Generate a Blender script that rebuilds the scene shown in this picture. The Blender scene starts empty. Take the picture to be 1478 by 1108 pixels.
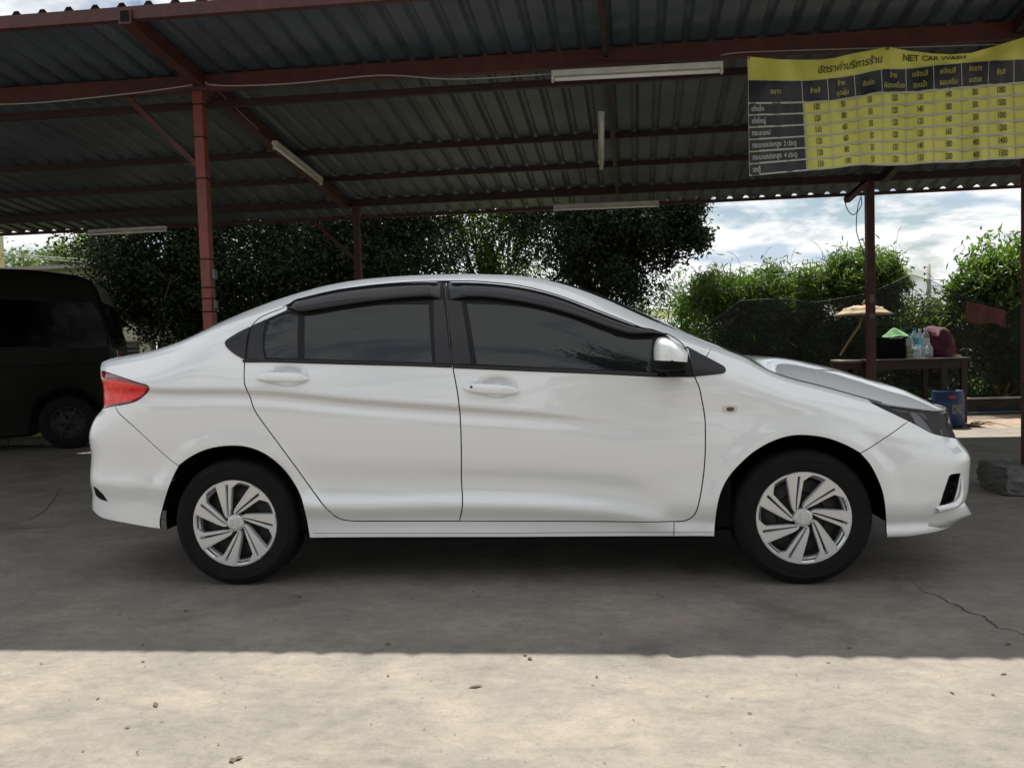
import bpy, math, random
import numpy as np
from mathutils import Vector, Matrix
from mathutils.geometry import delaunay_2d_cdt
random.seed(7); RNG=np.random.default_rng(7)
scene=bpy.context.scene; COL=scene.collection
R=math.radians
# ---------------- camera -----------------
FPX=1130.0; CAM=np.array([1.6711,-4.3105,1.0832])
def _basis(yaw,pitch,roll):
    f=np.array([-np.sin(yaw)*np.cos(pitch),np.cos(yaw)*np.cos(pitch),np.sin(pitch)])
    r=np.array([np.cos(yaw),np.sin(yaw),0]); u=np.cross(r,f)
    return r*np.cos(roll)+u*np.sin(roll),-r*np.sin(roll)+u*np.cos(roll),f
CR,CU,CF=_basis(.096,-.0465,-.0303)
cd=bpy.data.cameras.new('camera'); cam=bpy.data.objects.new('camera',cd); COL.objects.link(cam)
cam.matrix_world=Matrix(((CR[0],CU[0],-CF[0],CAM[0]),(CR[1],CU[1],-CF[1],CAM[1]),(CR[2],CU[2],-CF[2],CAM[2]),(0,0,0,1)))
cd.sensor_fit='HORIZONTAL'; cd.sensor_width=36; cd.lens=36*FPX/1478; cd.clip_end=3000; cd.clip_start=.05
scene.camera=cam
# ---------------- sky, sun, exposure -----------------
SUN_EL,SUN_AZ=R(60.5),R(4)
world=bpy.data.worlds.new('World'); scene.world=world; world.use_nodes=True
nt=world.node_tree; nt.nodes.clear()
def wn(t,**k):
    n=nt.nodes.new(t)
    for a,b in k.items(): setattr(n,a,b)
    return n
wo=wn('ShaderNodeOutputWorld'); bg=wn('ShaderNodeBackground'); bg.inputs[1].default_value=.050
sky=wn('ShaderNodeTexSky',sky_type='NISHITA',sun_disc=False,sun_elevation=SUN_EL,sun_rotation=SUN_AZ,air_density=1.2,dust_density=1.0)
tc=wn('ShaderNodeTexCoord'); sep=wn('ShaderNodeSeparateXYZ'); nt.links.new(tc.outputs['Generated'],sep.inputs[0])
zz=wn('ShaderNodeMath',operation='MAXIMUM'); nt.links.new(sep.outputs[2],zz.inputs[0]); zz.inputs[1].default_value=0.0
za=wn('ShaderNodeMath',operation='ADD'); nt.links.new(zz.outputs[0],za.inputs[0]); za.inputs[1].default_value=.22
dv=wn('ShaderNodeVectorMath',operation='DIVIDE'); nt.links.new(tc.outputs['Generated'],dv.inputs[0])
cb=wn('ShaderNodeCombineXYZ'); 
for i in range(3): nt.links.new(za.outputs[0],cb.inputs[i])
nt.links.new(cb.outputs[0],dv.inputs[1])
mp=wn('ShaderNodeMapping'); nt.links.new(dv.outputs[0],mp.inputs[0]); mp.inputs['Location'].default_value=(3.1,1.7,0); mp.inputs['Scale'].default_value=(1,1,.6)
n1=wn('ShaderNodeTexNoise'); n1.inputs['Scale'].default_value=2.1; n1.inputs['Detail'].default_value=9; n1.inputs['Roughness'].default_value=.58; n1.inputs['Distortion'].default_value=.25
nt.links.new(mp.outputs[0],n1.inputs['Vector'])
r1=wn('ShaderNodeValToRGB'); r1.color_ramp.elements[0].position=.38; r1.color_ramp.elements[1].position=.47
nt.links.new(n1.outputs[0],r1.inputs[0])
n2=wn('ShaderNodeTexNoise'); n2.inputs['Scale'].default_value=3.4; n2.inputs['Detail'].default_value=5; nt.links.new(mp.outputs[0],n2.inputs['Vector'])
r2=wn('ShaderNodeValToRGB'); r2.color_ramp.elements[0].position=.37; r2.color_ramp.elements[0].color=(6.6,7.8,9.2,1); r2.color_ramp.elements[1].position=.47; r2.color_ramp.elements[1].color=(11.6,11.7,11.8,1)
nt.links.new(n2.outputs[0],r2.inputs[0])
mx=wn('ShaderNodeMix',data_type='RGBA'); nt.links.new(r1.outputs[0],mx.inputs[0]); nt.links.new(sky.outputs[0],mx.inputs[6]); nt.links.new(r2.outputs[0],mx.inputs[7])
nt.links.new(mx.outputs[2],bg.inputs[0]); nt.links.new(bg.outputs[0],wo.inputs[0])
sd=bpy.data.lights.new('sun','SUN'); sd.energy=4.9; sd.angle=R(.53); sd.color=(1,.95,.87)
so=bpy.data.objects.new('sun',sd); COL.objects.link(so)
sdir=Vector((math.sin(SUN_AZ)*math.cos(SUN_EL),math.cos(SUN_AZ)*math.cos(SUN_EL),math.sin(SUN_EL)))
so.rotation_euler=sdir.to_track_quat('Z','Y').to_euler(); so.location=(0,0,20)
vs=scene.view_settings; vs.view_transform='Standard'; vs.look='None'; vs.gamma=1; vs.use_curve_mapping=False; vs.exposure=.84
scene.cycles.max_bounces=10; scene.cycles.transparent_max_bounces=24

# ---------------- helpers -----------------
def at(u,v,y):
    d=CF+(u-739)/FPX*CR-(v-554)/FPX*CU; return CAM+d*(y-CAM[1])/d[1]
def atx(u,v,x):
    d=CF+(u-739)/FPX*CR-(v-554)/FPX*CU; return CAM+d*(x-CAM[0])/d[0]
def atz(u,v,z=0.):
    d=CF+(u-739)/FPX*CR-(v-554)/FPX*CU; return CAM+d*(z-CAM[2])/d[2]
MATS={}
def mat(name,color,rough=.6,metal=0.,coat=0.,var=0.,vscale=6.,bump=0.,bscale=40.,spec=.5,trans=0.,alpha=1.,island=0.,c2=None,detail=6):
    """procedural principled material: two-tone noise colour, bump, optional per-leaf variation"""
    if name in MATS: return MATS[name]
    m=bpy.data.materials.new(name); m.use_nodes=True; t=m.node_tree; p=t.nodes['Principled BSDF']
    p.inputs['Base Color'].default_value=(*color,1); p.inputs['Roughness'].default_value=rough; p.inputs['Metallic'].default_value=metal
    p.inputs['Specular IOR Level'].default_value=spec; p.inputs['Coat Weight'].default_value=coat; p.inputs['Coat Roughness'].default_value=.03
    p.inputs['Transmission Weight'].default_value=trans; p.inputs['Alpha'].default_value=alpha
    tcn=t.nodes.new('ShaderNodeTexCoord')
    if var or c2:
        n=t.nodes.new('ShaderNodeTexNoise'); n.inputs['Scale'].default_value=vscale; n.inputs['Detail'].default_value=detail; n.inputs['Roughness'].default_value=.6
        t.links.new(tcn.outputs['Object'],n.inputs['Vector'])
        rp=t.nodes.new('ShaderNodeValToRGB'); rp.color_ramp.elements[0].position=.32; rp.color_ramp.elements[1].position=.68
        a=c2 if c2 else tuple(c*(1-var) for c in color); b=color if c2 else tuple(min(1,c*(1+var)) for c in color)
        rp.color_ramp.elements[0].color=(*a,1); rp.color_ramp.elements[1].color=(*b,1)
        t.links.new(n.outputs[0],rp.inputs[0]); last=rp.outputs[0]
        if island:
            g=t.nodes.new('ShaderNodeNewGeometry'); mm=t.nodes.new('ShaderNodeMapRange'); t.links.new(g.outputs['Random Per Island'],mm.inputs[0])
            mm.inputs[3].default_value=1-island; mm.inputs[4].default_value=1+island
            v=t.nodes.new('ShaderNodeVectorMath'); v.operation='SCALE'; t.links.new(last,v.inputs[0]); t.links.new(mm.outputs[0],v.inputs[3]); last=v.outputs[0]
        t.links.new(last,p.inputs['Base Color'])
    if bump:
        n=t.nodes.new('ShaderNodeTexNoise'); n.inputs['Scale'].default_value=bscale; n.inputs['Detail'].default_value=6; t.links.new(tcn.outputs['Object'],n.inputs['Vector'])
        bm=t.nodes.new('ShaderNodeBump'); bm.inputs['Strength'].default_value=bump; bm.inputs['Distance'].default_value=.01
        t.links.new(n.outputs[0],bm.inputs['Height']); t.links.new(bm.outputs[0],p.inputs['Normal'])
    MATS[name]=m; return m
def leafmat(name,c1,c2,tr=.35,rough=.45,island=.35,spec=.4):
    m=mat(name,c1,rough=rough,c2=c2,vscale=1.3,island=island,detail=3,spec=spec); t=m.node_tree; p=t.nodes['Principled BSDF']; out=[n for n in t.nodes if n.type=='OUTPUT_MATERIAL'][0]
    tl=t.nodes.new('ShaderNodeBsdfTranslucent'); mxs=t.nodes.new('ShaderNodeMixShader'); mxs.inputs[0].default_value=tr
    src=p.inputs['Base Color'].links[0].from_socket
    g=t.nodes.new('ShaderNodeVectorMath'); g.operation='MULTIPLY'; t.links.new(src,g.inputs[0]); g.inputs[1].default_value=(2.2,2.6,1.0)
    t.links.new(g.outputs[0],tl.inputs[0]); t.links.new(p.outputs[0],mxs.inputs[1]); t.links.new(tl.outputs[0],mxs.inputs[2]); t.links.new(mxs.outputs[0],out.inputs[0])
    return m
def child(o,parent):
    if parent is not None:
        o.parent=parent
    return o
def wloc(o):
    v=Vector((0,0,0))
    while o is not None: v=v+Vector(o.location); o=o.parent
    return v
def mk(name,verts,faces,m,parent=None,smooth=False,normals=None,local=False,kind=None):
    """one mesh object; vertices given in world space unless local"""
    me=bpy.data.meshes.new(name); v=np.asarray(verts,float).reshape(-1,3)
    if parent is not None and not local: v=v-np.array(wloc(parent))
    if isinstance(faces,np.ndarray) and faces.ndim==2:
        nf,k=faces.shape; me.vertices.add(len(v)); me.vertices.foreach_set('co',v.ravel()); me.loops.add(nf*k); me.loops.foreach_set('vertex_index',faces.ravel().astype(np.int32))
        me.polygons.add(nf); me.polygons.foreach_set('loop_start',np.arange(0,nf*k,k,dtype=np.int32)); me.update(calc_edges=True); me.validate()
    else:
        me.from_pydata([tuple(a) for a in v],[],[tuple(int(i) for i in f) for f in faces]); me.update()
    if smooth or normals is not None: me.polygons.foreach_set('use_smooth',np.ones(len(me.polygons),bool))
    if normals is not None: me.normals_split_custom_set_from_vertices([tuple(n) for n in normals])
    if m is not None: me.materials.append(m)
    o=bpy.data.objects.new(name,me); COL.objects.link(o); child(o,parent)
    if kind: o['kind']=kind
    return o
def tag(o,label,cat,group=None):
    o['label']=label; o['category']=cat
    if group: o['group']=group
    return o
def thing(name,label,cat,loc=(0,0,0),group=None,rz=0):
    o=bpy.data.objects.new(name,None); COL.objects.link(o); o.location=loc; o.rotation_euler[2]=rz; o.empty_display_size=.1
    return tag(o,label,cat,group)
class MB:
    """mesh builder: boxes, tubes, lathes -> one mesh"""
    def __init__(s): s.v=[]; s.f=[]
    def add(s,v,f):
        b=len(s.v); s.v+= [tuple(a) for a in v]; s.f+=[tuple(i+b for i in q) for q in f]; return s
    def box(s,c,d,M=None,bev=0.):
        x,y,z=[a/2 for a in d]
        if bev:
            v=[];f=[]; b=bev
            # chamfered box: three offset quads sets via convex profile
            pr=[(-x+b,-y),(x-b,-y),(x,-y+b),(x,y-b),(x-b,y),(-x+b,y),(-x,y-b),(-x,-y+b)]
            pi=[(a*(1-b/x) if x>b else a,c_*(1-b/y) if y>b else c_) for a,c_ in pr]
            for zz_,pp in((-z,pi),(-z+b,pr),(z-b,pr),(z,pi)): v+=[(a,c_,zz_) for a,c_ in pp]
            for k in range(3):
                for i in range(8): j=(i+1)%8; f.append((k*8+i,k*8+j,k*8+8+j,k*8+8+i))
            f.append(tuple(range(7,-1,-1))); f.append(tuple(range(24,32)))
        else:
            v=[(a,b_,c_) for c_ in(-z,z) for b_ in(-y,y) for a in(-x,x)]
            f=[(0,2,3,1),(4,5,7,6),(0,1,5,4),(2,6,7,3),(0,4,6,2),(1,3,7,5)]
        v=[Vector(a) for a in v]
        if M is not None: v=[M@a for a in v]
        v=[a+Vector(c) for a in v]; return s.add(v,f)
    def beam(s,a,b,w,h,up=(0,0,1),bev=0.):
        a=Vector(a);b=Vector(b);d=b-a;L=d.length;x=d.normalized();z=Vector(up);y=z.cross(x).normalized();z=x.cross(y)
        M=Matrix((x,y,z)).transposed(); return s.box((a+b)/2,(L,w,h),M,bev)
    def tube(s,pts,r,n=8,cap=True):
        pts=[Vector(p) for p in pts]; v=[];f=[]; m=len(pts); rr=r if hasattr(r,'__len__') else [r]*m
        pn=None
        for i,p in enumerate(pts):
            t=(pts[min(i+1,m-1)]-pts[max(i-1,0)]).normalized()
            if pn is None: pn=t.orthogonal().normalized()
            pn=(pn-t*pn.dot(t)).normalized(); q=t.cross(pn)
            for k in range(n):
                a=2*math.pi*k/n; v.append(p+(pn*math.cos(a)+q*math.sin(a))*rr[i])
        for i in range(m-1):
            for k in range(n): j=(k+1)%n; f.append((i*n+k,i*n+j,(i+1)*n+j,(i+1)*n+k))
        if cap: f.append(tuple(range(n-1,-1,-1))); f.append(tuple(range((m-1)*n,m*n)))
        return s.add(v,f)
    def lathe(s,prof,n=32,c=(0,0,0),axis='z'):
        v=[];f=[]
        for r_,h in prof:
            for k in range(n):
                a=2*math.pi*k/n; p=(r_*math.cos(a),r_*math.sin(a),h)
                if axis=='y': p=(p[0],-p[2],p[1])
                v.append((p[0]+c[0],p[1]+c[1],p[2]+c[2]))
        for i in range(len(prof)-1):
            for k in range(n): j=(k+1)%n; f.append((i*n+k,i*n+j,(i+1)*n+j,(i+1)*n+k))
        return s.add(v,f)
    def prism(s,poly,y0,y1,inset=0.):
        """polygon in (x,z) extruded from y0 to y1 (front = y0)"""
        n=len(poly); v=[(a,y0,b) for a,b in poly]+[(a,y1,b) for a,b in poly]
        f=[tuple(range(n)),tuple(range(2*n-1,n-1,-1))]+[((i+1)%n,i,i+n,(i+1)%n+n) for i in range(n)]
        return s.add(v,f)
    def build(s,name,m,parent=None,smooth=False,local=False,kind=None):
        o=mk(name,s.v,s.f,m,parent,smooth,local=local,kind=kind)
        if smooth=='auto':
            o.data.polygons.foreach_set('use_smooth',np.ones(len(o.data.polygons),bool)); o.data.set_sharp_from_angle(angle=R(35))
        return o
def inpoly(p,poly):
    x,y=p[:,0],p[:,1]; r=np.zeros(len(p),bool); q=np.roll(poly,-1,0)
    for (x0,y0),(x1,y1) in zip(poly,q):
        c=((y0>y)!=(y1>y)); 
        if y0!=y1: r^=c&(x<(x1-x0)*(y-y0)/(y1-y0)+x0)
    return r
def cat_smooth(pts,k=5,ang=40,closed=False):
    """Catmull-Rom through the points, keeping corners sharper than ang"""
    p=np.asarray(pts,float); n=len(p); out=[]
    corner=[False]*n
    for i in range(n):
        if not closed and i in(0,n-1): corner[i]=True; continue
        a=p[i]-p[i-1]; b=p[(i+1)%n]-p[i]; c=np.dot(a,b)/(np.linalg.norm(a)*np.linalg.norm(b)+1e-9)
        corner[i]=c<math.cos(R(ang))
    for i in range(n if closed else n-1):
        p1=p[i];p2=p[(i+1)%n]; p0=p[i-1] if not corner[i] else 2*p1-p2; p3=p[(i+2)%n] if not corner[(i+1)%n] else 2*p2-p1
        for j in range(k):
            t=j/k; out.append(.5*((2*p1)+(-p0+p2)*t+(2*p0-5*p1+4*p2-p3)*t*t+(-p0+3*p1-3*p2+p3)*t**3))
    if not closed: out.append(p[-1])
    return np.array(out)
def dens(p,step,closed=True):
    p=np.asarray(p,float); o=[]
    n=len(p)
    for i in range(n if closed else n-1):
        a=p[i];b=p[(i+1)%n]; L=np.linalg.norm(b-a)
        if L<1e-6: continue
        m=max(1,int(math.ceil(L/step)))
        for j in range(m): o.append(a+(b-a)*j/m)
    if not closed:o.append(p[-1])
    return np.array(o)
def inset(p,d):
    """move a closed polygon inwards by d"""
    p=np.asarray(p,float); a=np.roll(p,1,0);b=np.roll(p,-1,0); ar=np.sum(p[:,0]*b[:,1]-b[:,0]*p[:,1])/2
    e1=p-a;e2=b-p; e1/=np.linalg.norm(e1,axis=1,keepdims=True)+1e-12; e2/=np.linalg.norm(e2,axis=1,keepdims=True)+1e-12
    n1=np.stack([-e1[:,1],e1[:,0]],1);n2=np.stack([-e2[:,1],e2[:,0]],1); n=n1+n2; n/=np.maximum(np.linalg.norm(n,axis=1,keepdims=True),.5)
    return p+n*d*(1 if ar>0 else -1)

def tri_cap(poly):
    """triangles (original indices) filling a closed polygon, counter-clockwise"""
    q=np.asarray(poly,float); n=len(q); rr=delaunay_2d_cdt([Vector(x) for x in q],[(i,(i+1)%n) for i in range(n)],[],0,1e-7,True); T=[]
    for t_ in rr[2]:
        ids=[rr[3][i][0] for i in t_ if len(rr[3][i])]
        if len(ids)!=3: continue
        if not inpoly(q[ids].mean(0)[None],q)[0]: continue
        ar=np.cross(q[ids[1]]-q[ids[0]],q[ids[2]]-q[ids[0]]); T.append(tuple(ids) if ar>0 else tuple(ids[::-1]))
    return T
# ---- car skin: side surface y=w(s,z), wrapped round nose and tail --------------
X0F,X0R,LQF,LQR=2.70,-0.15,1.30,1.45
PLQ=np.array([0,.22,.38,.52,.64,.74,.83,.915,1.0])
PLA_F=np.array([0,.36,.60,.775,.885,.945,.975,.993,1.0]); PLC_F=np.array([1,.988,.955,.885,.775,.64,.46,.235,0.])
PLA_R=np.array([0,.40,.66,.83,.92,.962,.983,.996,1.0]); PLC_R=np.array([1,.992,.965,.905,.795,.65,.46,.235,0.])
def herm(xs,ys,x):
    xs=np.asarray(xs,float); ys=np.asarray(ys,float); x=np.clip(np.asarray(x,float),xs[0],xs[-1])
    d=np.diff(ys)/np.diff(xs); h=np.diff(xs)
    m=np.empty_like(ys); m[0]=d[0]; m[-1]=d[-1]
    m[1:-1]=(d[:-1]*h[1:]+d[1:]*h[:-1])/(h[1:]+h[:-1])
    flat=(d[:-1]*d[1:])<=0; m[1:-1][flat]*=.35
    i=np.clip(np.searchsorted(xs,x,side='right')-1,0,len(xs)-2)
    t=(x-xs[i])/h[i]
    return ((1+2*t)*(1-t)**2)*ys[i]+t*(1-t)**2*h[i]*m[i]+t*t*(3-2*t)*ys[i+1]+t*t*(t-1)*h[i]*m[i+1]
# extreme x of the nose / tail at centreline against height (found from the silhouette)
ZF=[.18,.24,.34,.44,.54,.60,.66,.72,.77,.82]; XF=[3.336, 3.384, 3.436, 3.45, 3.449, 3.404, 3.383, 3.377, 3.37, 3.37]
ZR=[.20,.36,.44,.52,.62,.74,.80,.86,.90,.98,1.04,1.10]; XR=[-0.807, -0.864, -0.853, -0.854, -0.84, -0.834, -0.799, -0.741, -0.739, -0.746, -0.789, -0.824]
ZLC=([-1.6,-.6,-.3,.39,1.09,1.6,1.82,2.03,2.3,2.9,4.],[.50,.50,.49,.397,.392,.372,.350,.307,.29,.28,.28])
LST=([-1.6,-.4,-.3,.3,.39,1.6,1.9,2.06,2.2,4.],[.6,.6,.6,1,1,1,.8,.1,0,0])
ZCR=([-1.6,-.6,-.37,.18,.64,1.09,1.52,1.83,2.1,2.5,2.75,3.2,4.],[.965,.962,.951,.931,.878,.836,.795,.758,.74,.72,.69,.60,.58])
CST=([-1.6,-.75,-.5,.2,.9,1.4,1.83,2.2,4.],[0,.3,.8,1,1,.75,.25,0,0])
ZB=([-1.6,-.7,-.45,-.1,.10,.5,1.03,1.95,2.26,2.45,2.65,2.85,3.1,4.],[1.03,1.03,1.045,1.075,1.058,1.036,1.007,.947,.925,.86,.80,.745,.69,.66])
WB=([-1.6,-.5,-.2,.1,1.0,2.0,2.4,2.8,4.],[.79,.79,.80,.803,.808,.806,.803,.800,.79])
AA=([-1.6,-.75,-.45,-.25,-.05,.2,.5,1.5,1.9,2.15,2.3,2.45,2.7,3.1,4.],[.10,.14,.17,.20,.22,.235,.245,.245,.225,.175,.14,.12,.105,.07,.03])
# upper edge of the side skin
EE=([-1.6,-0.85,-0.7,-0.5,-0.33,-0.2,-0.05,0.134,0.3,0.494,0.72,0.983,1.2,1.391,1.58,1.76,1.95,2.15,2.3,2.39,2.47,2.55,2.66,2.761,2.9,3.02,3.3,4.0],
    [1.088,1.090,1.102,1.129,1.173,1.221,1.281,1.345,1.390,1.426,1.443,1.446,1.438,1.420,1.374,1.302,1.207,1.110,1.045,1.005,0.955,0.919,0.885,0.858,0.82,0.79,0.757,0.745])
def I(tab,s): return herm(tab[0],tab[1],s)
def w_side(s,z):
    s,z=np.broadcast_arrays(np.asarray(s,float),np.asarray(z,float))
    zlc,lst,zcr,cst,zb,wb,A,E=[I(t,s) for t in (ZLC,LST,ZCR,CST,ZB,WB,AA,EE)]
    E=np.maximum(E,zb+.03)
    zs=[.08+0*s,.20+0*s,zlc-.085,zlc-.006,zlc+.03,zlc*.5+zcr*.5-.02,zcr-.15,zcr-.085,zcr-.038,zcr-.006,zcr+.02,zb,zb+.5*(E-zb),zb+.84*(E-zb),E,E+.06]
    dlow=.812; fr=np.where(s>1.5,1-cst,0.)
    ws=[.765+0*s,.800+0*s,dlow-.003+0*s,dlow+.024*lst,dlow+.008+.006*(1-lst),.833+0*s,.836-.002*fr,.8355-.001*cst-.0045*fr,.834-.0125*cst-.0065*fr,.832+.0105*cst-.008*fr,.830+.008*cst-.0095*fr,wb,wb-.28*A,wb-.61*A,wb-A,wb-A-.20]
    zs=[np.asarray(a) for a in zs]
    for k in range(1,len(zs)): zs[k]=np.maximum(zs[k],zs[k-1]+.006)
    zs=np.stack(zs,-1); ws=np.stack(ws,-1)
    d=np.diff(ws,axis=-1)/np.diff(zs,axis=-1); h=np.diff(zs,axis=-1)
    m=np.concatenate([d[...,:1],(d[...,:-1]*h[...,1:]+d[...,1:]*h[...,:-1])/(h[...,1:]+h[...,:-1]),d[...,-1:]],-1)
    zc=np.clip(z,zs[...,0],zs[...,-1])
    i=np.clip((zs<=zc[...,None]).sum(-1)-1,0,zs.shape[-1]-2)
    tk=lambda a,j:np.take_along_axis(a,j[...,None],-1)[...,0]
    t=(zc-tk(zs,i))/tk(h,i)
    w=((1+2*t)*(1-t)**2)*tk(ws,i)+t*(1-t)**2*tk(h,i)*tk(m,i)+t*t*(3-2*t)*tk(ws,i+1)+t*t*(t-1)*tk(h,i)*tk(m,i+1)
    # wheel-arch flares
    for cx in (0.0,2.6):
        rr=np.hypot(s-cx,(z-.30)); g=np.clip(1-np.abs(rr-.385)/.075,0,1); g=g*g*(3-2*g)
        w=w+.010*g*np.clip((z-.2)/.2,0,1)
    for cx,cz in CUPS:
        w=w-.024*np.exp(-((((s-cx)/.070)**2+((z-cz)/.041)**2)**2.4))
    return w
CUPS=[(.298,.985),(1.265,.911)]
def P(s,z):
    """point on the near-side skin (y<0)"""
    s,z=np.broadcast_arrays(np.asarray(s,float),np.asarray(z,float))
    qf=np.clip((s-X0F)/LQF,0,1); qr=np.clip((X0R-s)/LQR,0,1)
    xf=herm(ZF,XF,z); xr=herm(ZR,XR,z)
    x=np.where(s>X0F,X0F+(xf-X0F)*herm(PLQ,PLA_F,qf),np.where(s<X0R,X0R+(xr-X0R)*herm(PLQ,PLA_R,qr),s))
    c=np.where(s>X0F,herm(PLQ,PLC_F,qf),np.where(s<X0R,herm(PLQ,PLC_R,qr),1.))
    return np.stack([x,-w_side(s,z)*c,z],-1)
def N(s,z):
    e=.004; a=P(np.asarray(s)+e,z)-P(np.asarray(s)-e,z); b=P(s,np.asarray(z)+e)-P(s,np.asarray(z)-e)
    n=np.cross(a,b); n/=np.linalg.norm(n,axis=-1,keepdims=True)+1e-12
    return n
def pjv(Pt):
    d=Pt-CAM; z=d@CF; return np.stack([739+FPX*(d@CR)/z,554-FPX*(d@CU)/z],-1)
def hit(px):
    """photo pixels -> (s,z) on the near side skin"""
    px=np.atleast_2d(np.asarray(px,float)); d=CF+(px[:,:1]-739)/FPX*CR-(px[:,1:]-554)/FPX*CU
    k=(-.78-CAM[1])/d[:,1]; Q=CAM+d*k[:,None]; s=np.clip(Q[:,0],-1.1,3.6); z=Q[:,2]
    for it in range(60):
        p0=pjv(P(s,z)); r=px-p0; e=1e-4
        js=(pjv(P(s+e,z))-p0)/e; jz=(pjv(P(s,z+e))-p0)/e
        det=js[:,0]*jz[:,1]-js[:,1]*jz[:,0]; det=np.where(np.abs(det)<300,300*np.sign(det+1e-9),det)
        ds=(r[:,0]*jz[:,1]-r[:,1]*jz[:,0])/det; dz=(js[:,0]*r[:,1]-js[:,1]*r[:,0])/det
        s=s+np.clip(ds,-.05,.05)*.8; z=z+np.clip(dz,-.05,.05)*.8
    err=np.abs(pjv(P(s,z))-px).max(1)
    return np.stack([s,z],1),err

CRN=([-1.6,-.9,-.5,-.3,-.1,.2,.45,.7,1.45,1.7,1.9,2.1,2.3,2.4,2.5,2.65,2.8,3.0,3.2,3.4,3.6,3.8,4.],
     [.005,.02,.03,.05,.06,.06,.045,.035,.023,.039,.048,.05,.044,.036,.069,.105,.122,.13,.104,.074,.005,0.,0.])
# =================== parked white sedan ===================
def zoomer(x0,y0,s): return lambda *p: [(x0+a/s,y0+b/s) for a,b in p]
z1=zoomer(100,360,3.6925); z2=zoomer(100,560,3.6925); z3=zoomer(380,360,3.6925); z4=zoomer(640,360,3.6925); z5=zoomer(900,440,3.6925)
z6=zoomer(1040,560,3.6925); z7=zoomer(1200,500,5.277); z8=zoomer(400,560,2.309); zf=zoomer(1278,560,5.54); zt=zoomer(100,500,6.925); zm=zoomer(900,440,9.23)
def H(pts): return hit(pts)[0]
def HS(pts,k=4,ang=40): return H(cat_smooth(pts,k,ang))
M_paint=mat('pearl_white_paint',(.80,.815,.825),rough=.36,coat=1.0)
M_paint.node_tree.nodes['Principled BSDF'].inputs['Coat IOR'].default_value=1.75; M_paint.node_tree.nodes['Principled BSDF'].inputs['Coat Roughness'].default_value=.035
M_black=mat('gloss_black_trim',(.008,.008,.009),rough=.35,spec=.2)
M_pill=mat('pillar_black_film',(.018,.018,.020),rough=.25,spec=.35)
M_rub=mat('black_rubber',(.010,.010,.010),rough=.55)
M_glass=mat('tinted_window_glass',(.010,.012,.013),rough=.02,spec=.5)
M_visor=mat('smoked_visor_plastic',(.012,.011,.013),rough=.14,spec=.5)
M_dark=mat('dark_plastic',(.005,.005,.005),rough=.8,spec=.2)
M_red=mat('red_lamp_lens',(.70,.010,.018),c2=(.95,.05,.025),vscale=22,rough=.25,coat=.35,bump=.4,bscale=45)
M_redd=mat('dark_red_lamp_lens',(.16,.004,.010),rough=.1,coat=1.)
M_chrome=mat('chrome',(.75,.75,.76),rough=.12,metal=1.)
M_clear=mat('clear_lamp_lens',(.9,.9,.9),rough=.01,alpha=.05,spec=.5)
M_silver=mat('silver_wheel_paint',(.64,.65,.66),rough=.33,metal=.5,coat=.4,var=.04,vscale=3)
M_steel=mat('dark_steel',(.024,.024,.024),rough=.6,var=.3)
M_tyre=mat('tyre_rubber',(.0075,.0075,.0075),rough=.85,spec=.25,var=.25,vscale=20,bump=.15,bscale=120)
car=thing('parked_sedan','white four-door sedan parked side-on under the canopy, silver wheel covers and smoked window visors','car',(1.3,0,0))
def fl2(o,m):
    """folded edge, coloured dark as gap shade"""
    if m is not M_paint: return
    o.data.materials.append(M_dark); n=len(o.data.polygons); lt=np.zeros(n,np.int32); o.data.polygons.foreach_get('loop_total',lt); o.data.polygons.foreach_set('material_index',(lt==4).astype(np.int32))  # dark edge colour paints in the shade between body panels
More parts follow.
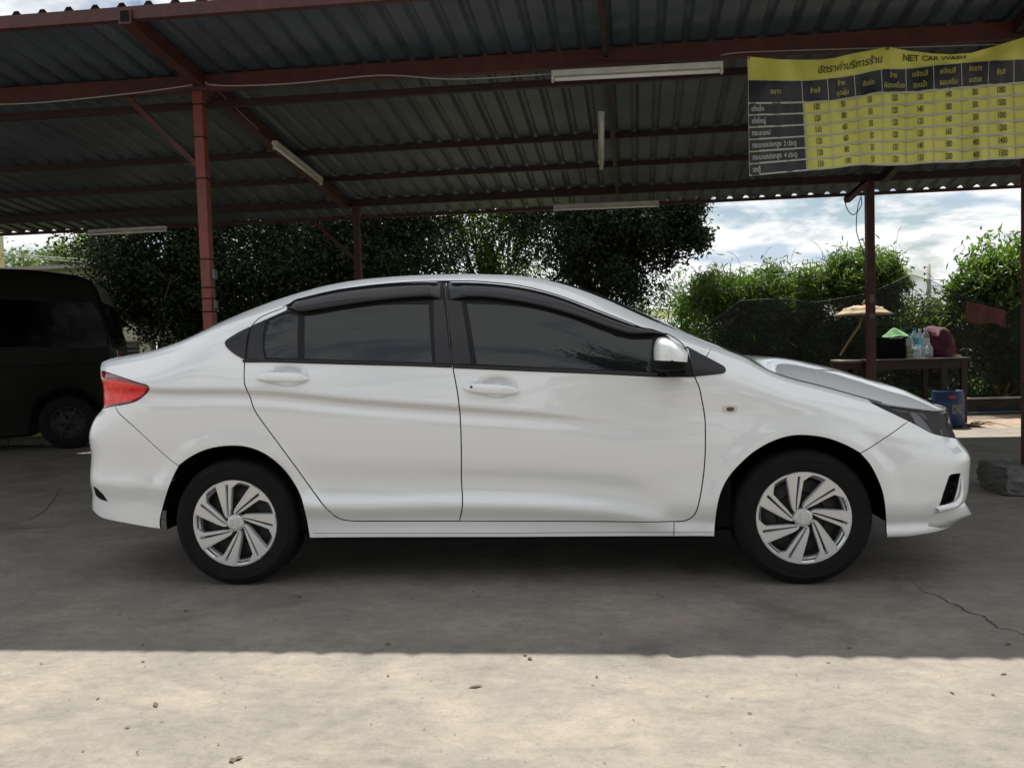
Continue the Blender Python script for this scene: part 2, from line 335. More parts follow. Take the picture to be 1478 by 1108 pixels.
def panel(name,loops,m,off=0.,gap=0.,step=(.03,.012),flange=.012,parent=None,edge=.015,both=True,join=False,offn=None):
    """surface piece of the car skin cut along outlines given in (s,z); mirrored to the far side"""
    loops=[np.asarray(l,float) for l in loops]
    if gap: loops=[inset(l,gap if i==0 else -gap) for i,l in enumerate(loops)]
    loops=[dens(l,edge) for l in loops]
    sc=np.array([.45,1.]); seg=[];pts=[];nb=0
    for l in loops:
        n=len(l); seg+=[(nb+i,nb+(i+1)%n) for i in range(n)]; pts.append(l); nb+=n
    B=np.concatenate(pts); lo=B.min(0);hi=B.max(0)
    g=np.stack(np.meshgrid(np.arange(lo[0]+step[0]*.5,hi[0],step[0]),np.arange(lo[1]+step[1]*.5,hi[1],step[1])),-1).reshape(-1,2)
    if len(g):
        ok=inpoly(g,loops[0])
        for l in loops[1:]: ok&=~inpoly(g,l)
        g=g[ok]
    if len(g):
        a=B*sc; gs=g*sc; d=np.full(len(g),9.)
        for k in range(0,len(B),64): d=np.minimum(d,np.linalg.norm(gs[:,None]-a[None,k:k+64],axis=2).min(1))
        g=g[d>.006]
    allp=np.concatenate([B,g]) if len(g) else B
    r=delaunay_2d_cdt([Vector(p) for p in allp*sc],seg,[],0,1e-6,True)
    V=np.array([tuple(v) for v in r[0]])/sc; F=np.array([f for f in r[2] if len(f)==3])
    c=V[F].mean(1); ok=inpoly(c,loops[0])
    for l in loops[1:]: ok&=~inpoly(c,l)
    F=F[ok]; ar=np.cross(V[F[:,1]]-V[F[:,0]],V[F[:,2]]-V[F[:,0]]); F=F[np.abs(ar)>1e-9]; ar=ar[np.abs(ar)>1e-9]; F[ar<0]=F[ar<0][:,::-1]
    Pt=P(V[:,0],V[:,1]); Nn=N(V[:,0],V[:,1])
    o_=off if offn is None else offn(V)
    Pt=Pt+Nn*(np.asarray(o_)[...,None] if offn is not None else o_)
    vs_=[Pt]; ns=[Nn]; fs=[tuple(f) for f in F]; b=len(Pt)
    if flange:
        for li,l in enumerate(loops):
            n=len(l); p=P(l[:,0],l[:,1]); nn=N(l[:,0],l[:,1]); oo=off if offn is None else offn(l)[:,None]; p=p+nn*oo
            t=np.roll(p,-1,0)-np.roll(p,1,0); ar=np.sum(l[:,0]*np.roll(l,-1,0)[:,1]-np.roll(l,-1,0)[:,0]*l[:,1])
            sd_=np.cross(t,nn)*(1 if ar>0 else -1)*(1 if li==0 else -1); sd_/=np.linalg.norm(sd_,axis=1,keepdims=True)+1e-12
            m1=nn+sd_; m1/=np.linalg.norm(m1,axis=1,keepdims=True)
            vs_+=[p,p-nn*flange]; ns+=[m1,sd_]
            ccw=(ar>0)==(li==0)
            for i in range(n):
                j=(i+1)%n; q=(b+i,b+n+i,b+n+j,b+j)
                fs.append(q if ccw else q[::-1])
            b+=2*n
    Vv=np.concatenate(vs_); Nv=np.concatenate(ns); mir=np.array([1,-1,1.])
    par=parent if parent is not None else (car,car)
    if join:
        k=len(Vv); o=mk(name,np.concatenate([Vv,Vv*mir]),fs+[tuple(i+k for i in f[::-1]) for f in fs],m,par[0],normals=np.concatenate([Nv,Nv*mir])); fl2(o,m); return o
    a=mk(name,Vv,fs,m,par[0],normals=Nv); fl2(a,m)
    if not both: return a,None
    bo=mk(name,Vv*mir,[f[::-1] for f in fs],m,par[1],normals=Nv*mir); fl2(bo,m)
    return a,bo
def rows(name,lines,offs,m,parent=None,n=70,both=True,join=False,closed=False):
    """strip through several lines in (s,z), each held off the skin by its own distance"""
    V=[]
    for l,o in zip(lines,offs):
        l=np.asarray(l,float); d=np.r_[0,np.cumsum(np.linalg.norm(np.diff(l,axis=0),axis=1))]; t=np.linspace(0,d[-1],n)
        q=np.stack([np.interp(t,d,l[:,0]),np.interp(t,d,l[:,1])],1)
        oo=np.interp(np.linspace(0,1,n),np.linspace(0,1,len(o)),o) if hasattr(o,'__len__') else o+np.zeros(n)
        V.append(P(q[:,0],q[:,1])+N(q[:,0],q[:,1])*oo[:,None])
    V=np.concatenate(V); K=len(lines); f=[]
    for i in range(K-1):
        for j in range(n-1): f.append((i*n+j,i*n+j+1,(i+1)*n+j+1,(i+1)*n+j))
    # lines run top to bottom, so flip for the near side
    f=[q[::-1] for q in f]; par=parent if parent is not None else (car,car); W=V*np.array([1,-1,1.])
    if join:
        k=len(V); o=mk(name,np.concatenate([V,W]),f+[tuple(i+k for i in q[::-1]) for q in f],m,par[0],True); return o
    a=mk(name,V,f,m,par[0],True); b=mk(name,W,[q[::-1] for q in f],m,par[1],True) if both else None
    return a,b
def Eline(s0,s1,n=60):
    s=np.linspace(s0,s1,n); return np.stack([s,I(EE,s)],1)
# --- seams traced on the skin ---
archR=HS(z2((583,413),(650,365),(740,325),(850,308),(950,315),(1040,350),(1120,410),(1180,480),(1230,570),(1260,680),(1275,760),(1281,797)))
archRf=HS(z2((485,748),(483,700),(510,590),(545,490),(583,413)))
archF=HS([(1031,774)]+z5((497,1100),(520,1000),(560,920),(620,850),(700,780),(800,725),(900,697),(1000,697),(1100,715),(1200,755),(1262,790)))
archFf=HS(z6((747,347),(800,410),(845,500),(870,580),(882,690),(885,792)))
sillB=H([(446.5,775.8),(550,775.3),(740,775),(900,774),(972.4,773.8)]); sillF=H([(972.4,773.8),(1005,773.8),(1031,774)])
seamA=HS(z1((1140,312),(1060,342),(1010,368),(978,400),(960,435),(947,500),(935,590),(932,700),(945,745),(965,790),(990,860),(1060,960))+z2((1200,410),(1300,550),(1370,640),(1430,685))+z8((170,410),(205,433),(250,442),(330,442.5)),3)
seamBot=H(z8((330,442.5),(608,442.5),(900,443),(1323,444)))
seamB=HS(z3((970,178),(978,260),(988,380),(1000,520),(1010,620),(1022,690),(1035,760),(1046,850),(1053,960),(1056,1108))+z8((614,300),(618,385),(608,442.5)),3)
drip=HS(z1((1140,312))+z3((110,302),(200,265),(300,238),(400,214),(600,188),(800,173),(970,168))+z4((100,168),(200,171),(400,191),(600,240),(800,314),(1000,393),(1130,443))+zm((570,380)),3)
seamC=HS(zm((570,380),(650,418),(740,480),(800,540),(845,615),(870,690),(890,775),(918,870),(951,965),(1012,1111))+z4((1375,790),(1385,840),(1395,920))+z8((1427,200),(1423,270),(1412,350),(1397,410),(1375,435),(1348,443),(1323,444)),3)
seamP=H(zm((1187,548),(1097,692)))          # A-pillar to fender
sailT=H(zm((1097,692),(960,620),(850,560)))
lampR=HS(zt((318,240),(400,266),(520,306),(700,366),(775,386),(800,415),(780,455),(720,512),(650,552),(540,577),(455,592),(400,603),(350,618)),3,60)
qbump=HS(zt((455,592),(475,630),(500,670),(700,850),(980,1108))+z2((583,413)),3)
fbump=HS(z7((590,568),(470,655),(310,762))+z6((747,347)),3)
lampFb=HS(z7((290,420),(340,445),(400,475),(500,522),(590,568),(660,605),(760,658),(860,684),(935,697)),3,60)
cut=lambda line,i,j:line[i:j]
iC=int(np.argmin(np.abs(drip[:,0]-seamB[0,0]))); dripR=drip[:iC+1]; dripF=drip[iC:]
sP=seamP[0,0]
i4=int(np.argmin(np.linalg.norm(lampR-qbump[0],axis=1)))
jC=int(np.argmin(np.linalg.norm(seamC-sailT[-1],axis=1)))
kF=int(np.argmin(np.linalg.norm(lampFb-fbump[0],axis=1)))
sR=-1.02
# rear quarter, roof side, A pillar and sill in one skin
side=np.concatenate([archR,sillB[1:],seamBot[::-1],seamA[::-1][1:],drip[1:],seamC[1:jC+1],sailT[::-1],seamP[::-1],Eline(sP,sR,150),[[sR,1.03]],lampR[1:i4+1],qbump[1:-1]])
side[:,1]=np.minimum(side[:,1],I(EE,side[:,0])+.001)
panel('side_panel',[side],M_paint,gap=.0024,step=(.025,.007))
nr,fr=panel('rear_door',[np.concatenate([seamA,seamBot[1:2],seamB[::-1],dripR[::-1][1:-1]])],M_paint,gap=.0027)
nf,ff=panel('front_door',[np.concatenate([seamB,seamBot[2:],seamC[::-1][1:],dripF[::-1][1:-1]])],M_paint,gap=.0027)
sL=lampFb[0,0]
panel('front_fender',[np.concatenate([seamC[jC:],sillF,archF[1:],fbump[::-1][1:],lampFb[:kF][::-1][1:-1],Eline(sL,sP,60),seamP[1:],sailT[1:-1]])],M_paint,gap=.0026)
# front bumper with a cut-out for the corner vent
vent=H(zf((600,680),(560,684),(525,690),(508,705),(492,755),(462,840),(430,938),(480,928),(545,903),(570,820)))
cz=.60; sN=X0F+LQF
bump_top=np.array([[3.60,.605],[3.72,.60],[3.86,.605],[sN,.605]])
bump_bot=H([(1280,775),(1310,774),(1335,770)])
lfr=lampFb[kF:]; lfr=lfr[lfr[:,0]<3.56]
fb=np.concatenate([lfr,bump_top,[[sN,.235]],[[3.8,.23],[3.55,.232]],bump_bot[::-1],archFf[::-1][1:],fbump[::-1][1:-1]])
lip_in=.012
grl=np.array([[3.70,.27],[sN+.001,.27],[sN+.001,.42],[3.72,.42]])
fbo=panel('front_bumper',[fb,vent],M_paint,gap=.001,join=True)
inn=panel('fog_vent_recess',[inset(vent,-.01)],M_dark,off=-.028,flange=0)
# slats in the vent and the white blade under it
for k in range(5):
    a=vent.min(0)*(1-(k+.5)/5)+vent.max(0)*((k+.5)/5); zc_=a[1]
    xs_=[p for p in np.linspace(vent[:,0].min()-.01,vent[:,0].max()+.01,80) if inpoly(np.array([[p,zc_]]),vent)[0]]
    if len(xs_)>3: rows('vent_slat',[[(xs_[0],zc_+.004),(xs_[-1],zc_+.004)],[(xs_[0],zc_-.004),(xs_[-1],zc_-.004)]],[-.012,-.018],M_black,parent=inn,n=6)
bl=HS(zf((400,962),(430,950),(490,934),(548,912),(585,860),(602,760),(612,690)),3)
bl2=H(zf((640,668))); 
rows('vent_blade',[inset_ for inset_ in (bl+[0,.006],bl+[.008,.0],bl+[.014,-.012],bl+[.012,-.03])],[[.0,.004,.006,.006,.004,0],[.014,.02,.022,.018,.01,0],[.012,.018,.022,.016,.008,0],[0,0,0,0,0,0]],M_paint,n=40)
lt=HS(zf((395,990),(450,992),(540,975),(600,940),(640,905)),3); lt=np.concatenate([lt[lt[:,0]<3.5],[[3.62,lt[-1,1]],[3.8,lt[-1,1]+.002],[sN,lt[-1,1]+.002]]])
rows('front_lip',[lt,lt-[0,.030],lt-[0,.042],np.stack([lt[:,0],np.minimum(lt[:,1]-.06,.225)],1),np.stack([lt[:,0],np.minimum(lt[:,1]-.08,.205)],1)],
     [[0.]*2,[.0,.016,.045,.060,.064,.064],[.0,.014,.040,.056,.060,.060],[-.002]*2,[-.06]*2],M_paint,join=True)
panel('grille_panel',[np.array([[3.60,.61],[sN,.61],[sN,.742],[3.66,.745],[3.58,.71]])],M_dark,off=-.004,join=True)
for zz_ in(.72,.68,.64): rows('grille_bar',[[(3.74,zz_+.008),(sN,zz_+.008)],[(3.74,zz_),(sN,zz_)],[(3.74,zz_-.008),(sN,zz_-.008)]],[0,.005,0],M_chrome if zz_==.72 else M_black,join=True)
panel('lower_grille',[np.array([[3.72,.30],[sN,.30],[sN,.46],[3.74,.46]])],M_dark,off=.003,join=True)
# rear bumper
sT=X0R-LQR
bbot=H(z2((485,748),(430,741),(300,717),(180,692),(133,657)))
rb=np.concatenate([qbump,archRf[::-1][1:],bbot[1:],[[-1.15,bbot[-1,1]],[sT,bbot[-1,1]],[sT,.86],[-1.2,.862]],lampR[i4:][::-1][:-1]])
notch=H(z2((130,522),(150,535),(180,565),(205,603),(165,590),(143,570)))
panel('rear_bumper',[rb],M_paint,gap=.001,join=True)
panel('bumper_reflector_recess',[notch],M_dark,off=.002,flange=.006)
panel('trunk_rear_face',[np.array([[sT,.87],[-1.05,.87],[-1.05,1.028],[sR,1.032],[sR,1.0975],[-1.2,1.099],[sT,1.099]])[::-1]],M_paint,gap=.001,join=True)
# tail lamps wrap on to the back
lampW=np.concatenate([lampR,[[-1.045,.872],[-1.20,.875],[-1.24,.93],[-1.22,1.02],[-1.05,1.027]]])
tl=panel('tail_light',[lampW],M_red,gap=.003,off=.002)
rim=lampR[:i4//2+2]
panel('lens_rim',[inset(lampW,.002),inset(lampW,.010)],M_redd,off=.0035,flange=.003,parent=tl)
a0=HS(zt((345,300),(420,300),(540,345),(640,375)),3); 
panel('upper_lens',[np.concatenate([H(zt((335,262),(420,284),(560,330),(690,375))),H(zt((640,372),(540,352),(420,330),(340,345)))])],M_redd,off=.0032,flange=.002,parent=tl)
# head lamps: black housing, reflectors and clear cover
lampH=np.concatenate([lampFb[lampFb[:,0]<3.56],[[3.60,.625],[3.64,.65],[3.66,.72],[3.64,.742]],[[3.5,I(EE,3.5)-.006],[3.35,I(EE,3.35)-.006],[3.2,I(EE,3.2)-.005]],Eline(3.05,sL+.04,5)-[0,.004]])
hl=panel('headlight',[lampH],M_dark,gap=.0015,off=-.022,flange=-.02,step=(.04,.03))
panel('lamp_cover',[lampH],M_clear,gap=.002,off=.001,flange=.002,parent=hl)
for pts,mm,oo in((z7((600,480),(650,488),(720,560),(790,650),(745,640),(660,590)),mat('lamp_reflector',(.10,.10,.105),rough=.3,metal=.9),-.012),(z7((665,490),(700,492),(745,548),(728,545)),mat('dim_reflector',(.06,.06,.065),rough=.3,metal=.8),-.010),
              (z7((470,452),(590,470),(600,485),(520,478)),MATS['lamp_reflector'],-.012),(z7((905,532),(916,540),(912,590),(903,570)),M_silver,-.004),(z7((843,630),(856,640),(862,672),(850,665)),MATS['lamp_reflector'],-.006),
              (z7((430,432),(560,446),(700,470),(820,488),(700,478),(560,456)),MATS['lamp_reflector'],-.008)):
    panel('reflector',[H(pts)],mm,off=oo,flange=.004,parent=hl)
# --- black window surround, glass, pillars and visors ---
gR=H(cat_smooth(z3((215,348),(400,316),(640,291),(885,288),(896,450),(905,607),(560,598),(215,586)),3,30,True))
gQ=H(z3((26,378),(70,357),(130,338),(190,347),(190,584),(100,584),(17,581),(2,525),(8,450)))
gF=H(cat_smooth(z4((120,285),(300,290),(450,306),(600,338),(750,382),(900,430),(1010,466),(1118,476),(1110,560),(1108,655),(640,638),(175,614)),3,30,True))
def above(seam,l): 
    """part of a seam that lies above the belt"""
    return seam[seam[:,1]>np.interp(seam[:,0],[-.2,.1,1.03,1.95,2.3],[1.066,1.060,1.008,.948,.940])]
sA=above(seamA,0); sA=sA[sA[:,1]<H(z1((978,402)))[0,1]]; sB=above(seamB,0); sC=above(seamC,0); sC=sC[sC[:,1]<H(zm((810,580)))[0,1]]
tR=HS(z1((990,400),(1015,390),(1055,372),(1160,326))+z3((135,302),(200,272),(400,222),(600,197),(800,182),(958,177)),3)
tF=HS(z4((18,178),(200,182),(400,203),(600,250),(800,325),(1000,402),(1130,450),(1190,462))+zm((640,480),(720,520),(790,565)),3)
bR=H(z3((1005,628),(500,615),(0,601),(-105,594))); bF=H(zm((938,960),(520,964))+z4((640,652),(55,631)))
dloR=np.concatenate([sA[::-1]+[.0035,0],tR,sB[sB[:,1]<tR[-1,1]]-[.0035,0],bR[:-1]])
dloF=np.concatenate([sB[sB[:,1]<tF[0,1]][::-1]+[.0035,0],tF,sC-[.0035,0],bF])
fRn=panel('window_frame',[dloR,inset(gR,.004),inset(gQ,.004)],M_black,off=.004,flange=.004,parent=(nr,fr))
fFn=panel('window_frame',[dloF,inset(gF,.004)],M_black,off=.004,flange=.004,parent=(nf,ff))
panel('window',[gR],M_glass,off=.0012,flange=0,parent=(nr,fr),step=(.06,.03)); panel('quarter_window',[gQ],M_glass,off=.0012,flange=0,parent=(nr,fr),step=(.06,.03)); panel('window',[gF],M_glass,off=.0012,flange=0,parent=(nf,ff),step=(.06,.03))
panel('pillar_cover',[H(z3((908,272),(962,272),(972,340),(985,470),(999,608),(919,606)))],M_pill,off=.0062,flange=.002,parent=(nr,fr))
panel('pillar_cover',[H(z3((978,274),(1056,280),(1082,430),(1108,608),(1014,612),(1000,480),(985,340)))],M_pill,off=.0062,flange=.002,parent=(nf,ff))
panel('pillar_cover',[H(z1((950,582),(957,520),(972,430),(985,408),(1046,384),(1036,450),(1032,520),(1045,590)))],M_pill,off=.0062,flange=.002,parent=(nr,fr))
panel('quarter_garnish',[H(cat_smooth(z1((830,500),(842,482),(900,445),(966,412),(948,480),(936,585),(915,578),(870,550),(838,520)),3,50,True))],M_pill,off=.004,flange=.004)
panel('sail_panel',[H(cat_smooth(zm((868,582),(960,625),(1100,695),(1300,800),(1350,840),(1362,880),(1340,905),(1280,920),(940,955),(915,860),(890,740)),3,45,True))],M_pill,off=.004,flange=.004)
def interp(l,t):
    l=np.asarray(l,float); d=np.r_[0,np.cumsum(np.linalg.norm(np.diff(l,axis=0),axis=1))]; return np.stack([np.interp(t*d[-1],d,l[:,0]),np.interp(t*d[-1],d,l[:,1])],1)
def visor(up,lo,par):
    T=np.linspace(0,1,60); U=interp(HS(up,3),T); L=interp(HS(lo,3),T); tp=np.minimum(1,np.minimum(T,1-T)*14)
    ls=[];of=[]
    for f_,o_ in((0,.005),(.06,.012),(.12,.0135),(.16,.020),(.45,.027),(.85,.031),(1.,.030),(1.0,.026),(.97,.006)):
        ls.append(U*(1-f_)+L*f_); of.append(list(.005+(o_-.005)*tp))
    rows('window_visor',ls,of,M_visor,parent=par,n=60)
    for c_ in(.25,.75): pass
visor(z3((122,306),(200,268),(400,218),(600,194),(800,182),(945,180)),z3((124,310),(180,336),(210,343),(300,331),(500,299),(700,276),(880,263),(945,268)),(nr,fr))
visor(z4((26,182),(200,188),(400,208),(600,257),(800,334),(1000,407),(1192,455)),z4((42,268),(200,266),(330,279),(500,308),(700,363),(850,418),(950,452),(1020,464),(1192,460)),(nf,ff))
rows('belt_moulding',[HS(z3((-105,588),(200,592),(600,603),(1003,616)),2),HS(z3((-107,594),(200,598),(600,609),(1003,622)),2),HS(z3((-107,603),(200,604),(600,616),(1006,631)),2)],[.005,.011,.003],M_rub,parent=(nr,fr))
rows('belt_moulding',[HS(z4((50,618),(400,632),(800,646),(1140,660)),2),HS(z4((52,624),(400,639),(800,654),(1140,668)),2),HS(z4((53,633),(400,648),(800,664),(1140,681)),2)],[.005,.011,.003],M_rub,parent=(nf,ff))
# black strip painted in as the shadow of the bonnet gap, sill seam
_e=Eline(2.40,3.02,60); rows('hood_gap_shadow',[_e+[0,.0015],_e-[0,.0018]],[.0008,.0008],M_dark)
_e=H([(452,768.5),(740,768.5),(1029,767.5)]); rows('sill_seam',[_e,_e-[0,.0022]],[.0007,.0007],mat('grey_seam',(.10,.10,.10),rough=.8))
# side marker lamps
def ell(px,n=20):
    (a,b),(c,d)=px; return [( (a+c)/2+(c-a)/2*math.copysign(abs(math.cos(t))**.6,math.cos(t)),(b+d)/2-(d-b)/2*math.copysign(abs(math.sin(t))**.6,math.sin(t))) for t in np.linspace(0,2*math.pi,n,endpoint=False)]
sm=panel('side_marker',[H(ell(z5((525,535),(606,575))))],mat('marker_lens',(.62,.58,.55),rough=.1,coat=1.),off=.003,flange=.004)
panel('marker_bulb',[H(ell(z5((548,544),(588,566))))],mat('marker_bulb',(.09,.075,.07),rough=.2),off=.0045,flange=.002,parent=sm)
# door handles
def handle(p0,p1,p2,par,key):
    a,b,c=H([p0])[0],H([p1])[0],H([p2])[0]; n=26; rings=[]; K=14
    for i in range(n):
        t=i/(n-1); s=a[0]+(b[0]-a[0])*t; z=a[1]+(b[1]-a[1])*t
        e=max(0,1-abs(2*t-1)**3.2)**.5; base=P(s,z); nn=N(s,z)
        lift=.016*(1-abs(2*t-1)**4); hz=.0225*e**1.2+.0006; hy=.012*e+.0006
        up=np.array([0,0,1.])-nn*nn[2]; up/=np.linalg.norm(up)
        for k in range(K):
            q=2*math.pi*k/K; cc=math.copysign(abs(math.cos(q))**.75,math.cos(q)); ss_=math.copysign(abs(math.sin(q))**.75,math.sin(q))
            rings.append(base+nn*(lift+.004+hy*ss_)+up*hz*cc)
    V=np.array(rings); f=[]
    for i in range(n-1):
        for k in range(K): j=(k+1)%K; f.append((i*K+k,(i+1)*K+k,(i+1)*K+j,i*K+j))
    f+= [tuple(range(K)),tuple(range(n*K-1,(n-1)*K-1,-1))]
    o1=mk('handle',V,f,M_paint,par[0],True); mk('handle',V*np.array([1,-1,1]),[q[::-1] for q in f],M_paint,par[1],True)
    if key:
        s=a[0]+(b[0]-a[0])*.16; z=a[1]; kp=P(s,z)+N(s,z)*.0285
        MB().lathe([(.0,-.002),(.006,-.002),(.006,.001),(.0045,.0015),(0,.0015)],12,tuple(kp),'y').build('key_lock',M_steel,par[0],True)
_cups=list(CUPS); CUPS.clear()
handle(*z1((996,683),(1280,690),(1130,690)),(nr,fr),False)
handle(*z4((104,738),(409,756),(250,745)),(nf,ff),True)
CUPS.extend(_cups)
# mirrors
def mirror():
    out=[at(u,v,-.95) for u,v in cat_smooth(zm((412,735),(408,600),(428,490),(470,438),(560,430),(690,490),(800,575),(858,640),(853,760)),4,50)]
    low=[at(u,v,-.95) for u,v in cat_smooth(zm((853,760),(845,830),(800,872),(640,888),(490,890),(415,850),(405,790),(412,735)),4,50)]
    sp=at(*zm((620,740))[0],-.95); o=np.array([(p[0],p[2]) for p in out]); l=np.array([(p[0],p[2]) for p in low]); c=np.array([sp[0],sp[2]])
    prof=[(-.845,.70),(-.86,.86),(-.885,.96),(-.93,1.),(-.965,.97),(-.99,.89),(-1.01,.76),(-1.022,.58),(-1.03,.34),(-1.033,.05)]
    for nm,pp,m in(('mirror_cover',o,M_paint),('mirror_base',l,M_dark)):
        V=[];n=len(pp);f=[]
        for y,k in prof: V+=[(c[0]+(a-c[0])*k,y,c[1]+(b-c[1])*k) for a,b in pp]
        for i in range(len(prof)-1):
            for j in range(n-1): f.append((i*n+j,(i+1)*n+j,(i+1)*n+j+1,i*n+j+1))
        V=np.array(V)
        mk(nm,V,f,m,nf,True); mk(nm,V*np.array([1,-1,1.]),[q[::-1] for q in f],m,ff,True)
    q=at(*zm((640,925))[0],-.88); 
    for s_,pr in((1,nf),(-1,ff)): MB().box((q[0]+.02,s_*-.875,q[2]+.005),(.075,.16,.028),None,.008).build('mirror_arm',M_dark,pr)
mirror()
# --- centre skin: boot lid, rear glass, roof, windscreen, bonnet ---
def top(name,s0,s1,m,dz=0.,n=60,K=41,gapy=.0045,edge=.02):
    s=np.linspace(s0,s1,n); b=P(s,I(EE,s)); cr=I(CRN,s); V=[]
    for i in range(n):
        for j in range(K):
            t=-1+2*j/(K-1); t=math.copysign(1-(1-abs(t))**1.3,t) if 1 else t
            V.append((b[i,0],-b[i,1]*t*(1-min(.5,gapy/max(.002,abs(b[i,1])))),b[i,2]+cr[i]*(1-abs(t)**2.2)+dz))
    f=[(i*K+j,(i+1)*K+j,(i+1)*K+j+1,i*K+j+1) for i in range(n-1) for j in range(K-1)]
    V=np.array(V); nv=len(V)
    # rim turned down
    ring=[i*K for i in range(n)]+[(n-1)*K+j for j in range(1,K)]+[i*K+K-1 for i in range(n-2,-1,-1)]+[j for j in range(K-2,0,-1)]
    low=V[ring]-np.array([0,0,edge]); low[:,1]*=.995
    f+= [(ring[a],ring[(a+1)%len(ring)],nv+(a+1)%len(ring),nv+a) for a in range(len(ring))]
    o=mk(name,np.concatenate([V,low]),f,m,car,True); o.data.set_sharp_from_angle(angle=R(40)); return o
M_screen=mat('windscreen_glass',(.012,.016,.018),rough=.015,spec=.7)
top('trunk_lid',sT,-.36,M_paint); top('rear_window',-.353,.33,M_screen,-.002); top('roof',.335,1.50,M_paint); top('windshield',1.505,2.385,M_screen,-.001); top('hood',2.392,sN,M_paint,n=90)
# black gasket strip beside the windscreen and wipers
def edgebar(s0,s1,w,m,name):
    s=np.linspace(s0,s1,40); V=[]
    for k,(dy,dz) in enumerate(((0,.004),(.3,.005),(1,.006))):
        b=P(s,I(EE,s)); b[:,1]+=dy*w; b[:,2]+=dz+I(CRN,s)*(1-np.abs(b[:,1]/P(s,I(EE,s))[:,1])**2.2); V.append(b)
    V=np.concatenate(V); n=40; f=[(k*n+j,k*n+j+1,(k+1)*n+j+1,(k+1)*n+j) for k in range(2) for j in range(n-1)]
    mk(name,V,f,m,car,True); mk(name,V*np.array([1,-1,1.]),[q[::-1] for q in f],m,car,True)
edgebar(1.50,2.37,.022,M_rub,'windshield_trim')
# inner dark shell, floor and wheel wells
s=np.linspace(sT,sN,150); zz_=np.linspace(0,1,26); S,T=np.meshgrid(s,zz_); zb0=np.where((S<-.1)|(S>2.8),.38,.25); Z=zb0+(I(EE,S)-.02-zb0)*T
S=S*.996; V=P(S,Z)+N(S,Z)*-.036; V=V.reshape(-1,3); nS=150; f=[]
Sf=S.ravel();Zf=Z.ravel()
for i in range(25):
    for j in range(nS-1):
        q=(i*nS+j,i*nS+j+1,(i+1)*nS+j+1,(i+1)*nS+j)
        c_=[Sf[list(q)].mean(),Zf[list(q)].mean()]
        if min(math.hypot(c_[0]-.018,c_[1]-.298),math.hypot(c_[0]-2.598,c_[1]-.298))>.415 and not(3.2<c_[0]<3.55 and .3<c_[1]<.5): f.append(q)
k=len(V); mk('inner_shell',np.concatenate([V,V*np.array([1,-1,1.])]),f+[tuple(a+k for a in q[::-1]) for q in f],M_dark,car)
fl=MB().box((.82+.49,0,.215),(2.06-.1,1.56,.05)).box((-.56,0,.34),(.36,1.1,.06)).box((3.12,0,.32),(.30,1.1,.05)).box((1.3,0,.5),(2.0,1.5,.5)); fl.build('underbody',M_dark,car)
MB().tube([(.6,-.35,.2),(1.8,-.35,.19),(2.3,-.2,.2)],.03).build('exhaust_pipe',M_steel,car)
jp=at(975,777,-.76); MB().box((jp[0],-.76,jp[2]-.004),(.09,.02,.02),None,.004).box((jp[0]+.1,-.74,jp[2]),(.05,.02,.012)).build('jacking_bracket',M_steel,car)
for cx in(.018,2.598):
    for sg in(1,-1):
        V=[];n=40
        for r_,y in((.378,-.775),(.40,-.74),(.40,-.48),(.02,-.48)):
            for i in range(n+1):
                a=R(-6)+R(192)*i/n; V.append((cx+r_*math.cos(a)*.97,sg*y,.298+r_*math.sin(a)))
        f=[(k*(n+1)+i,(k+1)*(n+1)+i,(k+1)*(n+1)+i+1,k*(n+1)+i+1) for k in range(3) for i in range(n)]
        mk('wheel_arch_liner',V,f,M_dark,car,True)
